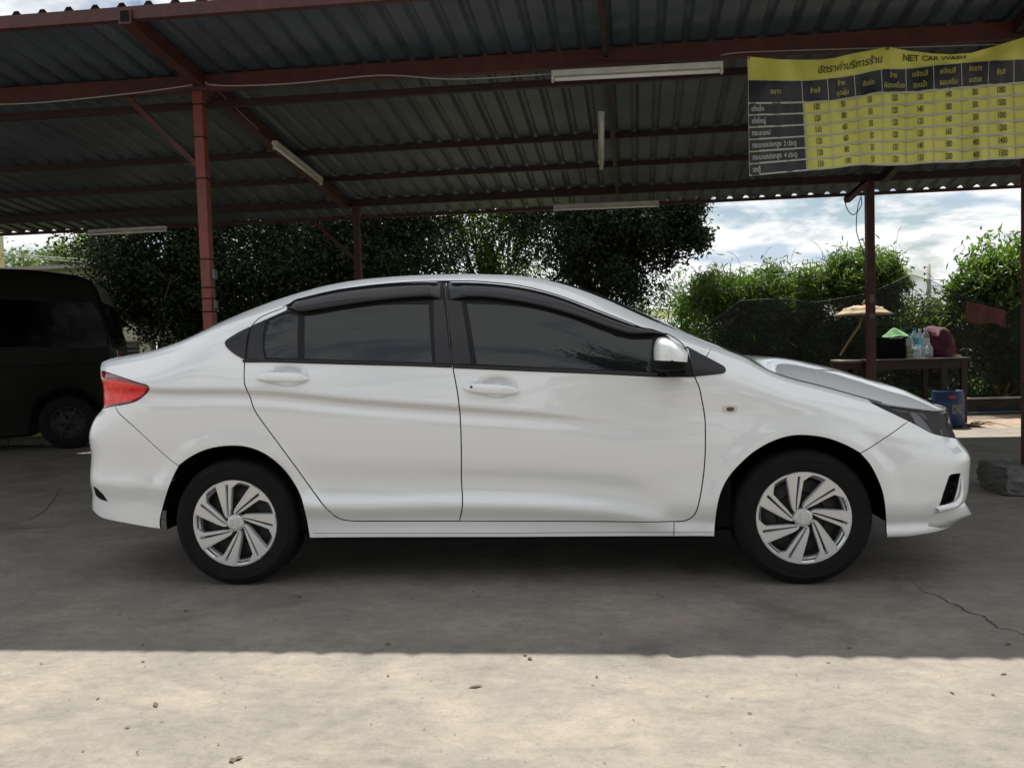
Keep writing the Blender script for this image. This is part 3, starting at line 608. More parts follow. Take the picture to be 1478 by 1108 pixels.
# --- wheels ---
def wheel(cx,sg,rot):
    w=MB().lathe([(0,-.055),(.10,-.055),(.11,-.045),(.155,-.05),(.17,-.06),(.185,-.03),(.185,.0),(.190,.0),(.190,-.15),(.05,-.15),(0,-.15)],40,axis='y')
    o=mk('wheel',w.v,w.f,M_steel,None,True); o.parent=car; o.location=(cx-1.3,sg*-.800,.298); o.rotation_euler[2]=0 if sg==1 else math.pi
    o.data.set_sharp_from_angle(angle=R(35))
    t=MB().lathe([(.196,-.002),(.200,.004),(.206,.006),(.222,.012),(.240,.0145),(.258,.014),(.262,.0165),(.266,.013),(.282,.006),(.2925,-.006),(.298,-.020),(.3005,-.04),(.3015,-.09),(.3005,-.145),(.298,-.165),(.288,-.185),(.24,-.195),(.19,-.17)],96,axis='y')
    to=mk('tyre',t.v,t.f,M_tyre,o,True,local=True)
    # flatten the contact patch a little
    me=to.data; co=np.empty(len(me.vertices)*3); me.vertices.foreach_get('co',co); co=co.reshape(-1,3); co[:,2]=np.maximum(co[:,2],-.2975); me.vertices.foreach_set('co',co.ravel())
    Rc=.206
    c=MB().lathe([(1.0*Rc,-.012),(1.0*Rc,.004),(.985*Rc,.008),(.955*Rc,.0085),(.94*Rc,.006),(.87*Rc,-.014),(.865*Rc,-.035)],80,axis='y')
    c.lathe([(.200*Rc,-.03),(.200*Rc,-.004),(.185*Rc,.001),(.15*Rc,.004),(.12*Rc,.0045),(0,.0045)],40,axis='y')
    cv=mk('wheel_cover',c.v,c.f,M_silver,o,True,local=True); cv.data.set_sharp_from_angle(angle=R(30))
    # seven split blades
    def dish(x,z): 
        r_=math.hypot(x,z); return .009-.010*max(0,(1-r_))**1.0
    A=[(-.358,.925),(-.335,.75),(-.295,.5),(-.262,.30),(-.235,.20),(-.205,.145),(-.175,.125)]
    SL=[(-.150,.165),(-.155,.22),(-.150,.35),(-.134,.55),(-.118,.75),(-.104,.895)]
    SR=[(-.062,.90),(-.078,.75),(-.105,.55),(-.128,.35),(-.138,.22),(-.135,.165)]
    D=[(-.110,.165),(-.095,.22),(-.060,.36),(-.020,.60),(.018,.80),(.13,.875),(.238,.935)]
    left=A+SL+[(-.108,.935),(-.2,.965),(-.358,.925)][:1]+[(-.11,.975),(-.25,.965)]
    right=D+[(.12,.97),(-.06,.985),(-.062,.92)]+SR[0:]
    rimtop=[(-.11,.975),(-.25,.96)]
    left=A+SL+rimtop; right=D+[(.10,.975),(-.07,.98)]+SR
    bridge=[(-.175,.125),(-.14,.115),(-.110,.165),(-.135,.168),(-.150,.168)]
    top_=[(-.12,.89),(-.05,.895),(-.05,.985),(-.12,.985)]
    def plate(b,poly,bevel,depth,h=0.):
        p=np.array(poly); ar=np.sum(p[:,0]*np.roll(p,-1,0)[:,1]-np.roll(p,-1,0)[:,0]*p[:,1]); 
        if ar<0: p=p[::-1]
        q=inset(p,bevel); n=len(p)
        r0=[(a*Rc,-(dish(a,c_)+h),c_*Rc) for a,c_ in q]; r1=[(a*Rc,-(dish(a,c_)-.0035+h*.3),c_*Rc) for a,c_ in p]; r2=[(a*Rc,-(dish(a,c_)-depth),c_*Rc) for a,c_ in p]
        f=[tuple(range(n))]+[(i,n+i,n+(i+1)%n,(i+1)%n) for i in range(n)]+[(n+i,2*n+i,2*n+(i+1)%n,n+(i+1)%n) for i in range(n)]
        # triangulate the top cap through constrained triangulation
        tri=tri_cap(q)
        b.add(r0+r1+r2,tri+f[1:])
    me=None
    for k in range(7):
        if me is None:
            b=MB(); plate(b,left,.012,.022,.003); plate(b,right,.012,.022,.0); plate(b,bridge,.004,.022,.001); plate(b,top_,.004,.016,.0)
            # fine raised line beside the left edge
            LN=[(a+.040,c_) for a,c_ in A[:-2]]
            b.tube([(a*Rc,-(dish(a,c_)+.0035),c_*Rc) for a,c_ in LN],.0011,5)
            s_=mk('spoke',b.v,b.f,M_silver,o,True,local=True); s_.data.set_sharp_from_angle(angle=R(28)); me=s_.data
        else:
            s_=bpy.data.objects.new('spoke',me); COL.objects.link(s_); s_.parent=o
        s_.rotation_euler[1]=rot+2*math.pi*k/7
    # badge: rounded frame with the letter H
    e=MB(); 
    pts=[(-.022,.019),(.022,.019),(.019,-.019),(-.019,-.019),(-.022,.019)]
    e.tube([(a,-.0055,b_) for a,b_ in pts],.0016,5)
    e.beam((-.0125,-.006,.016),(-.0105,-.006,-.016),.003,.0048,(0,1,0)); e.beam((.0125,-.006,.016),(.0105,-.006,-.016),.003,.0048,(0,1,0)); e.beam((-.011,-.006,-.001),(.011,-.006,-.001),.003,.0045,(0,1,0))
    eo=e.build('wheel_badge',M_silver,o,local=True); eo.rotation_euler[1]=rot*1.2
    return o
wheel(.005,1,R(-4)); wheel(2.60,1,R(0)); wheel(.005,-1,R(20)); wheel(2.60,-1,R(40))
# =================== ground ===================
def ground_mat():
    m=bpy.data.materials.new('worn_concrete'); m.use_nodes=True; t=m.node_tree; p=t.nodes['Principled BSDF']; L=t.links.new
    tc_=t.nodes.new('ShaderNodeTexCoord')
    def noise(sc,det=8,ro=.6,dist=0.,stretch=None):
        n=t.nodes.new('ShaderNodeTexNoise'); n.inputs['Scale'].default_value=sc; n.inputs['Detail'].default_value=det; n.inputs['Roughness'].default_value=ro; n.inputs['Distortion'].default_value=dist
        if stretch:
            mp_=t.nodes.new('ShaderNodeMapping'); mp_.inputs['Scale'].default_value=stretch; L(tc_.outputs['Object'],mp_.inputs[0]); L(mp_.outputs[0],n.inputs['Vector'])
        else: L(tc_.outputs['Object'],n.inputs['Vector'])
        return n.outputs[0]
    def ramp(src,stops):
        r=t.nodes.new('ShaderNodeValToRGB'); L(src,r.inputs[0]); e=r.color_ramp.elements
        while len(e)<len(stops): e.new(.5)
        for k,(a,c) in enumerate(stops): e[k].position=a; e[k].color=(*c,1)
        return r.outputs[0]
    def mix(a,b,f,mode='MIX'):
        x=t.nodes.new('ShaderNodeMix'); x.data_type='RGBA'; x.blend_type=mode
        if isinstance(f,float): x.inputs[0].default_value=f
        else: L(f,x.inputs[0])
        L(a,x.inputs[6]); L(b,x.inputs[7]); return x.outputs[2]
    base=ramp(noise(2.0,12,.72,.35,(1,1.5,1)),[(.30,(.140,.130,.119)),(.5,(.188,.170,.145)),(.66,(.240,.212,.174))])
    mid=ramp(noise(13,10,.78,.5,(1,1.8,1)),[(.30,(.74,.74,.76)),(.5,(1,1,1)),(.70,(1.20,1.18,1.12))])
    c=mix(base,mid,1.,'MULTIPLY')
    grain=ramp(noise(75,7,.85),[(.32,(.50,.49,.47)),(.46,(1,1,1)),(.56,(1,1,1)),(.70,(1.35,1.33,1.30))])
    c=mix(c,grain,.8,'MULTIPLY')
    # pits and dark stones
    v=t.nodes.new('ShaderNodeTexVoronoi'); v.inputs['Scale'].default_value=85; v.inputs['Randomness'].default_value=1; L(tc_.outputs['Object'],v.inputs['Vector'])
    pit=ramp(v.outputs['Distance'],[(.07,(.35,.33,.30)),(.15,(1,1,1))]); c=mix(c,pit,ramp(noise(3.,3),[(.5,(0,0,0)),(.66,(.9,.9,.9))]),'MULTIPLY')
    stain=ramp(noise(.8,6,.6,.9,(1.4,1,1)),[(.57,(1,1,1)),(.70,(.62,.60,.58))]); c=mix(c,stain,.8,'MULTIPLY')
    # oil-dark blot
    tyre=ramp(noise(2.6,4,.55,.3,(.5,2.,1)),[(.60,(1,1,1)),(.74,(.74,.72,.70))]); c=mix(c,tyre,.7,'MULTIPLY')
    L(c,p.inputs['Base Color']); p.inputs['Roughness'].default_value=.82; p.inputs['Specular IOR Level'].default_value=.35
    b=t.nodes.new('ShaderNodeBump'); b.inputs['Strength'].default_value=.5; b.inputs['Distance'].default_value=.0035
    h=mix(noise(130,8,.8),noise(30,6,.7),.35); L(h,b.inputs['Height']); L(b.outputs[0],p.inputs['Normal']); return m
M_conc=ground_mat()
M_dirt=mat('sandy_soil',(.34,.26,.19),c2=(.20,.155,.11),vscale=2.5,rough=.95,bump=.6,bscale=30)
M_grassg=mat('grassy_soil',(.10,.12,.035),c2=(.055,.065,.02),vscale=3,rough=.95,bump=.5,bscale=25)
o=mk('ground',[(-900,-60,-.02),(900,-60,-.02),(900,1400,-.02),(-900,1400,-.02)],[(0,1,2,3)],M_grassg); o['kind']='structure'
o=mk('concrete_yard',[(-30,-30,0),(30,-30,0),(30,5.15,0),(8.6,5.05,0),(-30,5.30,0)],[(0,1,2,3,4)],M_conc); o['kind']='structure'
o=mk('soil_strip',[(-3,4.9,-.006),(30,4.9,-.006),(30,9,-.006),(-3,9,-.006)],[(0,1,2,3)],M_dirt); o['kind']='structure'
M_crack=mat('crack_dirt',(.035,.032,.028),rough=.95)
def crack(pts,w,lbl):
    pts=cat_smooth([atz(u,v)[:2] for u,v in pts],14,80); v=[];rg=np.random.default_rng(5); n=len(pts)
    off=np.cumsum(rg.normal(0,.004,(n,2)),0); off-=np.linspace(0,1,n)[:,None]*off[-1]
    for i,p in enumerate(pts+off):
        t=pts[min(i+1,n-1)]-pts[max(i-1,0)]; q=np.array([-t[1],t[0]])/np.linalg.norm(t); ww=w*(.3+rg.random()*1.1)*(.25+math.sin(math.pi*min(1,(i+1)/n)))
        v+= [(*(p+q*ww),.0025),(*(p-q*ww),.0025)]
    o=mk('crack',v,[(2*i,2*i+1,2*i+3,2*i+2) for i in range(n-1)],M_crack); o['kind']='structure'; return o
crack([(1309,834),(1325,843),(1345,853),(1360,862),(1379,866),(1392,878),(1412,884),(1435,900),(1455,907),(1478,918),(1510,930)],.0030,'')
crack([(0,763),(30,763),(80,761),(126,760)],.004,'')
crack([(90,700),(60,740),(20,756)],.003,'')
# small litter: bits of leaf and grit
M_lit=mat('dry_leaf_bits',(.055,.042,.03),rough=.9,c2=(.11,.08,.05),vscale=3)
b=MB()
for i in range(520):
    x,y=random.uniform(-2.5,6),random.uniform(-2.9,1.0)
    r_=random.uniform(.0015,.0055)*(1 if random.random()<.95 else 1.7); a=random.random()*6.3; h=r_*random.uniform(.08,.3); e=random.uniform(1.2,3.0)
    v=[(x+math.cos(a)*r_*e,y+math.sin(a)*r_*e,.003),(x-math.sin(a)*r_,y+math.cos(a)*r_,.003+h),(x-math.cos(a)*r_*e,y-math.sin(a)*r_*e,.004),(x+math.sin(a)*r_,y-math.cos(a)*r_,.003+h*.6)]
    b.add(v,[(0,1,2),(0,2,3)])
for u,v in((758,945),(765,951),(268,882),(432,862),(560,930),(1030,848),(345,1095),(335,1098)): 
    p=atz(u,v); a=random.random()*6; b.add([(p[0]+.016*math.cos(a),p[1]+.016*math.sin(a),.004),(p[0]-.008*math.sin(a),p[1]+.008*math.cos(a),.007),(p[0]-.014*math.cos(a),p[1]-.014*math.sin(a),.005),(p[0]+.008*math.sin(a),p[1]-.008*math.cos(a),.006)],[(0,1,2),(0,2,3)])
def flecks(n,rmin,rmax,rg):
    x=rg.uniform(-3,6.5,n); y=rg.uniform(-2.95,1.2,n); r_=rg.uniform(rmin,rmax,n); a=rg.normal(0,.6,n); e=rg.uniform(1,3.5,n); c_,s_=np.cos(a),np.sin(a)
    P4=[(x+c_*r_*e,y+s_*r_*e,.0025+0*x),(x-s_*r_,y+c_*r_,.0025+r_*.3),(x-c_*r_*e,y-s_*r_*e,.0025+0*x),(x+s_*r_,y-c_*r_,.0025+r_*.3)]
    V=np.stack([np.stack(p,1) for p in P4],1).reshape(-1,3); i=np.arange(n)[:,None]*4; return V,np.concatenate([i+[0,1,2],i+[0,2,3]],1).reshape(-1,3)
for nm,n,a_,b_,m_,lb,sd_ in(('dark_grit',2600,.0007,.0022,mat('dark_grit_stone',(.06,.052,.045),rough=.9),'fine dark grit strewn over the worn concrete',81),('pale_grit',700,.0006,.0016,mat('pale_grit_stone',(.42,.38,.31),rough=.9),'fine pale grit strewn over the worn concrete',82)):
    V,F=flecks(n,a_,b_,np.random.default_rng(sd_)); o=mk(nm,V,F,m_); o['kind']='stuff'; o['label']=lb; o['category']='grit'
lit=b.build('leaf_litter',M_lit); lit['kind']='stuff'; lit['label']='tiny dry leaf bits and grit scattered over the concrete'; lit['category']='litter'
# low kerb wall at the back of the yard on the right
M_dconc=mat('dark_damp_concrete',(.05,.047,.042),c2=(.022,.021,.019),vscale=5,rough=.9,bump=.5,bscale=40)
M_lconc=mat('pale_concrete',(.42,.39,.33),c2=(.28,.26,.22),vscale=5,rough=.9,bump=.3)
kw=thing('low_wall','low dark concrete wall along the planting bed right of the blue barrel','wall',(6,6.75,0))
MB().box((7.2,6.80,.085),(9.5,.16,.21),None,.01).build('wall',M_dconc,kw)
MB().box((7.2,6.78,.208),(9.5,.14,.022),None,.006).build('coping',M_lconc,kw)
hose=[(3+i*.35,6.60+.03*math.sin(i*1.7),.03) for i in range(26)]
tag(MB().tube(hose,.012,6).build('water_hose',mat('blue_hose',(.03,.09,.13),rough=.4),None,True),'thin blue water hose lying along the foot of the low wall','hose')
ks=thing('kerb','pale concrete kerb at the yard edge beneath the dark van','kerb',(-6,5.4,0))
for i in range(16):
    o=MB().box((-13.5+i*1.0,5.42-.0*i,.03),(.985,.14,.10),None,.008).build('kerb_stone',M_lconc,ks)
# =================== canopy ===================
M_redst=mat('red_oxide_painted_steel',(.090,.020,.017),c2=(.045,.014,.013),vscale=9,rough=.55,bump=.25,bscale=60)
M_redv=mat('faded_red_post_paint',(.22,.045,.032),c2=(.15,.034,.026),vscale=12,rough=.5,bump=.25,bscale=60)
M_pur=mat('dark_purlin_paint',(.036,.014,.014),c2=(.020,.009,.009),vscale=9,rough=.6)
M_sheet=mat('galvanised_roof_sheet',(.100,.126,.152),c2=(.055,.071,.087),vscale=1.6,rough=.5,metal=.2,bump=.12,bscale=9,detail=8)
M_white=mat('dusty_white_metal',(.58,.58,.54),c2=(.45,.45,.41),vscale=8,rough=.5)
M_tube=mat('lamp_tube_glass',(.75,.75,.72),rough=.2)
M_wire=mat('pale_wire',(.34,.33,.31),rough=.6); M_bwire=mat('black_wire',(.012,.012,.012),rough=.6)
Y0,Y1=.27,5.85
def roofz(y,x=0): return 3.13-.0536*(y-.2)+.035
def rx(a,y): # splayed bays: a is X at the front row
    return a*(1+ (y-1.15)/4.45*.135)+ .0*(y)
can=thing('carport_canopy','open canopy of ribbed metal sheets on red steel posts and beams above the white sedan','canopy',(1.7,3,0))
pitch=.172; prof=[(0,0),(.022,.028),(.050,.028),(.072,0)]
nrib=0; x=-9.0; sheet=0
while x<11.4:
    # one sheet = 4 ribs
    v=[];ys=[Y0-.072]+[Y0+(Y1-Y0)*k/7 for k in range(1,8)]; xs_=[]
    for k in range(4):
        for a,h in prof: xs_.append((x+k*pitch+a,h))
        xs_.append((x+k*pitch+.072+(pitch-.072)*.5,.0015*((k%2)*2-1)))
    xs_.append((x+4*pitch+.002,0)); xs_.append((x+4*pitch+.024,.026)); nx=len(xs_); lap=.003*(sheet%2); wob=random.uniform(-.004,.004)
    jit=random.uniform(-.016,.006)
    for y in ys:
        if y==ys[0]: y=y+jit
        for a,h in xs_: v.append((rx(a,y),y+(random.uniform(-.02,.02) if 0 else 0),roofz(y)+h+lap+wob*math.sin(y*1.1+sheet)))
    f=[(j*nx+i,j*nx+i+1,(j+1)*nx+i+1,(j+1)*nx+i) for j in range(len(ys)-1) for i in range(nx-1)]
    mk('roof_sheet',v,f,M_sheet,can); x+=4*pitch; sheet+=1
def line_x(y): return [(rx(-9,y)-.05,y),(rx(11.6,y),y)]
def xbeam(name,y,w,h,top_,m=M_redst,x0=-9,x1=11.5,seg=1):
    z=top_-h/2; a,b_=rx(x0,y),rx(x1,y)
    return MB().box(((a+b_)/2,y,z),(b_-a,w,h)).build(name,m,can)
xbeam('eave_purlin',Y0-.065,.045,.075,roofz(Y0)+.001)
xbeam('front_beam',1.15,.05,.11,roofz(1.15)-.03); xbeam('purlin',1.24,.05,.05,roofz(1.24)-.001,M_pur); xbeam('lower_chord',1.40,.04,.05,roofz(1.4)-.115,M_pur)
xbeam('purlin',3.02,.04,.05,roofz(3.02)-.001,M_pur); xbeam('purlin',3.95,.04,.05,roofz(3.95)-.001,M_pur)
xbeam('rear_beam',4.95,.05,.085,roofz(4.95)-.004,M_pur); xbeam('eave_purlin',5.83,.04,.035,roofz(5.83)-.002)
XR_=[-6.85,-4.0+.0,-1.02,1.86,4.5,7.3,10.2]
for X in (-7.0,-1.02,1.86,4.52,10.1):
    a=Vector((rx(X,.02),.165,roofz(.165)-.068)); b_=Vector((rx(X,4.9),4.9,roofz(4.9)-.075))
    w=.075 if X!=1.86 else .035
    MB().beam(a,b_,w,.09 if X!=1.86 else .05).build('rafter',M_redst if X==-1.02 else M_pur,can)
    if X!=1.86: MB().box((a[0],a[1]-.002,a[2]),(.052,.004,.062)).build('tube_end',M_dark,can)
def post(x,y,zt,w,bands=(),lean=0,m=M_redv,foot=None):
    o=MB().box((x,y,zt/2),(w,w,zt),None,.004).build('post',m,can)
    for z in bands: MB().box((x,y,z),(w+.006,w+.006,.008)).build('strap',M_dark,o)
    return o
p1=post(-1.05,1.17,3.0,.072,[at(290,v,1.13)[2] for v in(150,197,257,374,415,431,450)])
MB().box((-1.05+.05,1.17,at(300,397,1.2)[2]),(.03,.045,.07),None,.004).build('junction_box',mat('grey_box',(.10,.11,.11),rough=.5),p1)
MB().box((-1.05+.05,1.17,at(310,440,1.2)[2]),(.022,.04,.06),None,.004).build('junction_box',MATS['grey_box'],p1)
xr=at(1479.6,560,1.17)[0]; post(xr+.028,1.17,3.0,.075,m=M_redst)
rp1=at(516,360,4.97); rp2=at(1256,400,4.97)
post(rp1[0],4.97,2.84,.075,m=M_redst); q=post(rp2[0],4.97,2.84,.085,m=M_redst)
post(rx(-7,1.17),1.17,3.0,.075); post(rx(-7,5.35),5.35,2.82,.075); post(rx(10.1,5.35),5.35,2.82,.075)
for pz,h in((at(1256,431,4.93)[2],.09),(at(1256,456,4.93)[2],.045)): MB().box((rp2[0],4.97-.045,pz),(.05,.003,h)).build('paper_sticker',mat('faded_sticker',(.22,.21,.20),c2=(.12,.11,.11),vscale=40,rough=.8),q)
def strut(a,b_,w=.04): MB().beam(a,b_,w,w).build('brace',M_redst,can)
strut((at(187,143,1.17)),(at(286,240,1.17)))
strut(at(455,322,4.97),at(512,374,4.97)); strut(at(1252,262,4.97),at(1222,289,4.6),.06)

# wires on the beam
def wire(pts,r,m,name='cable'):
    pts=cat_smooth(pts,6,120); MB().tube(pts,r,6).build(name,m,can,True)
zb_=lambda u,v:at(u,v,1.12)
wire([zb_(*p) for p in((-40,152),(60,148),(180,136),(250,127),(299,119))],.005,M_wire)
wire([zb_(*p) for p in((297,122),(340,124),(430,120),(548,109),(640,114),(700,113),(795,107))],.005,M_wire)
wire([at(u,v,1.25+k*.25) for k,(u,v) in enumerate(((310,128),(330,146),(352,168),(374,188)))],.003,M_wire)
wire([zb_(*p) for p in((1040,80),(1070,76),(1150,73),(1250,70),(1330,68),(1478,63))],.004,M_wire)
wire([zb_(*p) for p in((850,86),(880,88),(940,90),(1010,93))],.003,M_bwire)
wire([at(u,v,5.1) for u,v in((1219,280),(1222,300),(1232,310),(1243,297),(1243,283),(1238,300),(1236,330),(1241,350),(1250,375))],.005,M_bwire)
# =================== fluorescent fittings ===================
def fitting(loc,d,label,tube=True):
    """batten of 1.2 m along direction d"""
    t=thing('fluorescent_light',label,'light',tuple(loc),group='fluorescent battens under the canopy roof')
    d=Vector(d); L=d.length; t.rotation_mode='QUATERNION'; t.rotation_quaternion=Vector((1,0,0)).rotation_difference(d.normalized())
    b=MB().box((0,0,.0),(L,.05,.038),None,.004); b.build('batten',M_white,t,local=True)
    MB().tube([(-L/2+.02,-.008,-.040),(L/2-.02,-.008,-.040)],.014,10).build('lamp_tube',M_tube,t,True,local=True)
    for s_ in(-1,1): MB().box((s_*(L/2-.008),-.004,-.034),(.018,.034,.048),None,.003).build('lamp_holder',M_white,t,local=True)
    return t
def fit2(p,q,label): p=np.array(p);q=np.array(q); fitting((p+q)/2,q-p,label)
fit2(at(796,107,1.07),at(1043,94,1.07),'long white fluorescent batten on the front beam left of the yellow price banner')
fit2(atx(396,206,-.955),atx(463,259,-.985),'slanting fluorescent batten under the rafter right of the red front post')
fit2((1.835,2.0,2.905),(1.855,3.2,2.785),'thin upright-looking fluorescent batten under the middle rafter')
fit2(at(128,334,4.88),at(240,328,4.88),'fluorescent batten on the rear beam above the dark van')
fit2(at(799,298,4.88),at(951,292,4.88),'fluorescent batten on the rear beam above the sedan roof')
# =================== banner ===================
zb4=lambda p:(1070+p[0]/3.622,50+p[1]/3.622)
L0=[(35,115),(100,122),(190,130),(300,133),(415,132),(490,122),(560,105),(660,86),(765,65),(880,86),(1000,100),(1100,104),(1200,97),(1330,60),(1478,15),(1620,-20),(1700,-30)]
L1_=[(35,238),(315,242),(450,232),(590,213),(732,183),(860,180),(1005,163),(1150,150),(1295,138),(1425,133),(1560,124),(1700,115)]
L2_=[(35,357),(322,352),(457,345),(598,325),(738,300),(862,300),(1008,287),(1155,275),(1290,262),(1425,252),(1565,242),(1705,232)]
L3_=[(42,740),(342,712),(485,700),(625,682),(748,685),(865,682),(1010,670),(1160,668),(1300,655),(1440,650),(1580,636),(1720,624)]
UU=np.array([p[0] for p in L1_],float)
def lin(L,U,sm=True):
    a=np.array(L,float)
    return np.stack([herm(UU,a[:,0],U),herm(UU,a[:,1],U)],-1)
l0x=np.array([p[0] for p in L0],float); l0y=np.array([p[1] for p in L0],float)
def bpos(U,V,lift=0.):
    """banner point: U along the header, V 0 top edge, 1 header top, 2 header foot, 3 bottom edge"""
    U=np.asarray(U,float);V=np.asarray(V,float); t0=np.stack([U,np.interp(U,l0x,l0y)],-1); a=lin(L1_,U);b_=lin(L2_,U);c=lin(L3_,U)
    V_=np.clip(V,0,3)[...,None]
    q=np.where(V_<1,t0*(1-V_)+a*V_,np.where(V_<2,a*(2-V_)+b_*(V_-1),b_*(3-V_)+c*(V_-2)))
    u=1070+q[...,0]/3.622; v=50+q[...,1]/3.622
    y=1.00+.018*np.sin(U*.021+V*.9)+.012*np.sin(U*.043-V*1.7)+.010*np.sin(V*2.6+U*.006)-.02*np.exp(-((U-1120)/160)**2)*np.exp(-(V/.5)**2)-lift
    d=CF+(u[...,None]-739)/FPX*CR-(v[...,None]-554)/FPX*CU; return CAM+d*((y-CAM[1])/d[...,1])[...,None]
bn=thing('price_banner','yellow and black printed vinyl price banner in Thai hanging from the front beam','banner',(3.6,1.0,2.1))
def bgrid(name,u0,u1,v0,v1,m,lift,n=40,k=8):
    U,V=np.meshgrid(np.linspace(u0,u1,n),np.linspace(v0,v1,k)); p=bpos(U,V,lift).reshape(-1,3)
    f=[(i*n+j,(i+1)*n+j,(i+1)*n+j+1,i*n+j+1) for i in range(k-1) for j in range(n-1)]; return mk(name,p,f,m,bn,True)
M_by=mat('yellow_vinyl',(.56,.55,.10),rough=.5,c2=(.63,.61,.13),vscale=3,bump=.2,bscale=6); M_bk=mat('charcoal_print',(.022,.023,.030),rough=.5); M_bw=mat('pale_print_line',(.42,.42,.38),rough=.6)
M_ink=mat('black_print',(.03,.03,.02),rough=.6); M_yt=mat('yellow_print',(.46,.42,.10),rough=.6); M_wt=mat('white_print',(.50,.50,.46),rough=.6)
bgrid('banner_cloth',30,1700,0,3.015,M_by,0,240,60)
cols=[35,322,457,598,738,862,1008,1155,1295,1425,1560]
hc=[p[0] for p in L1_]
for k in range(len(hc)-1): bgrid('header_cell',hc[k]+2,hc[k+1]-2,1.0,2.0,M_bk,.005,14,12)
for r_ in range(6): bgrid('row_cell',37,313,2+(r_+.06)/6,2+(r_+.96)/6,M_bk,.005,30,6)
gl=MB()
def gline(u0,v0,u1,v1,w):
    n=30; U=np.linspace(u0,u1,n);V=np.linspace(v0,v1,n)
    if u0==u1: A=bpos(U-w*90,V,.008);B_=bpos(U+w*90,V,.008)
    else: A=bpos(U,V-w,.008);B_=bpos(U,V+w,.008)
    v=[]; 
    for a,b_ in zip(A,B_): v+=[tuple(a),tuple(b_)]
    gl.add(v,[(2*i,2*i+1,2*i+3,2*i+2) for i in range(n-1)] if u0!=u1 else [(2*i,2*i+2,2*i+3,2*i+1) for i in range(n-1)])
for r_ in range(1,7): gline(35,2+r_/6 -(.01 if r_==6 else 0),1700,2+r_/6-(.01 if r_==6 else 0),.012)
gline(35,2,1700,2,.02); gline(35,1,1700,1,.012)
for u in hc: gline(u+.0,1,u+.0,3,.022)
gline(36,0,36,3,.016)
gl.build('table_lines',M_bw,bn)
def btext(txt,uc,vc,hV,m,wfac=1.,slant=0.,align='CENTER',name='lettering',bold=0.):
    cu=bpy.data.curves.new('t','FONT'); cu.body=txt; cu.size=1; cu.align_x=align; cu.align_y='CENTER'; cu.resolution_u=2; cu.offset=bold
    ob=bpy.data.objects.new('t',cu); COL.objects.link(ob); dg=bpy.context.evaluated_depsgraph_get(); me=bpy.data.meshes.new_from_object(ob.evaluated_get(dg))
    bpy.data.objects.remove(ob)
    n=len(me.vertices)
    if n==0: print('EMPTY TEXT',txt); return
    co=np.empty(n*3); me.vertices.foreach_get('co',co); co=co.reshape(-1,3)
    # hV: letter height in V units; one V unit ~ 118 zoom px in header, row area 380
    k=118. if vc<2 else 380.
    U=uc+(co[:,0]+slant*co[:,1])*hV*k*wfac; V=vc-co[:,1]*hV; V=np.maximum(V,.015)
    p=bpos(U,V,.010)-np.array(wloc(bn)); me.vertices.foreach_set('co',p.ravel()); me.update(); me.materials.clear(); me.materials.append(m)
    # keep the print facing the yard
    o=bpy.data.objects.new(name,me); COL.objects.link(o); o.parent=bn; return o
btext('อัตราค่าบริการร้าน',570,.52,.50,M_ink,.80,.18,bold=.01); btext('NET CAR WASH',1010,.42,.52,M_ink,.74,0,bold=.016)
hd=[('ขนาด',178,1.5),('ล้างสี',383,1.5),('ล้าง',520,1.28),('ดูดฝุ่น',524,1.72),('อัดฉีด',662,1.5),('ล้าง',794,1.28),('ห้องเครื่อง',798,1.72),('เคลือบสี',934,1.28),('แบบน้ำ',934,1.74),('เคลือบสี',1078,1.28),('แบบครีม',1080,1.74),('ขัดยาง',1224,1.28),('มะตอย',1224,1.74),('ขัดสี',1360,1.5),('ขัด',1490,1.5)]
for t_,u,v in hd: btext(t_,u,v,.31,M_yt,.72,bold=.012)
rw=['เก๋งเล็ก','เก๋งใหญ่','กระบะแคป','กระบะแคปยกสูง  2 ประตู','กระบะแคปยกสูง  4 ประตู','รถตู้']
for k,t_ in enumerate(rw): btext(t_,52,2+(k+.52)/6,.098,M_wt,.60,align='LEFT',bold=.012)
nums=[[100,50,50,120,120,140,300,1000],[120,80,50,120,140,180,300,1500],[110,60,50,120,120,140,300,1000],[120,60,50,120,120,160,300,1200],[120,80,50,120,140,180,400,1400],[150,100,50,120,150,200,400,1500]]
cu_=[385,524,664,797,932,1078,1222,1360]
for r_ in range(6):
    for c_ in range(8): btext(str(nums[r_][c_]),cu_[c_],2+(r_+.50)/6,.122,M_ink,.50,bold=.016)
for u,v in((38,.06),(765,.07)): 
    p=bpos(np.array(u),np.array(v),.004); MB().lathe([(.010,-.001),(.010,.001),(.005,.0015)],10,tuple(p),'y').build('eyelet',M_steel,bn)
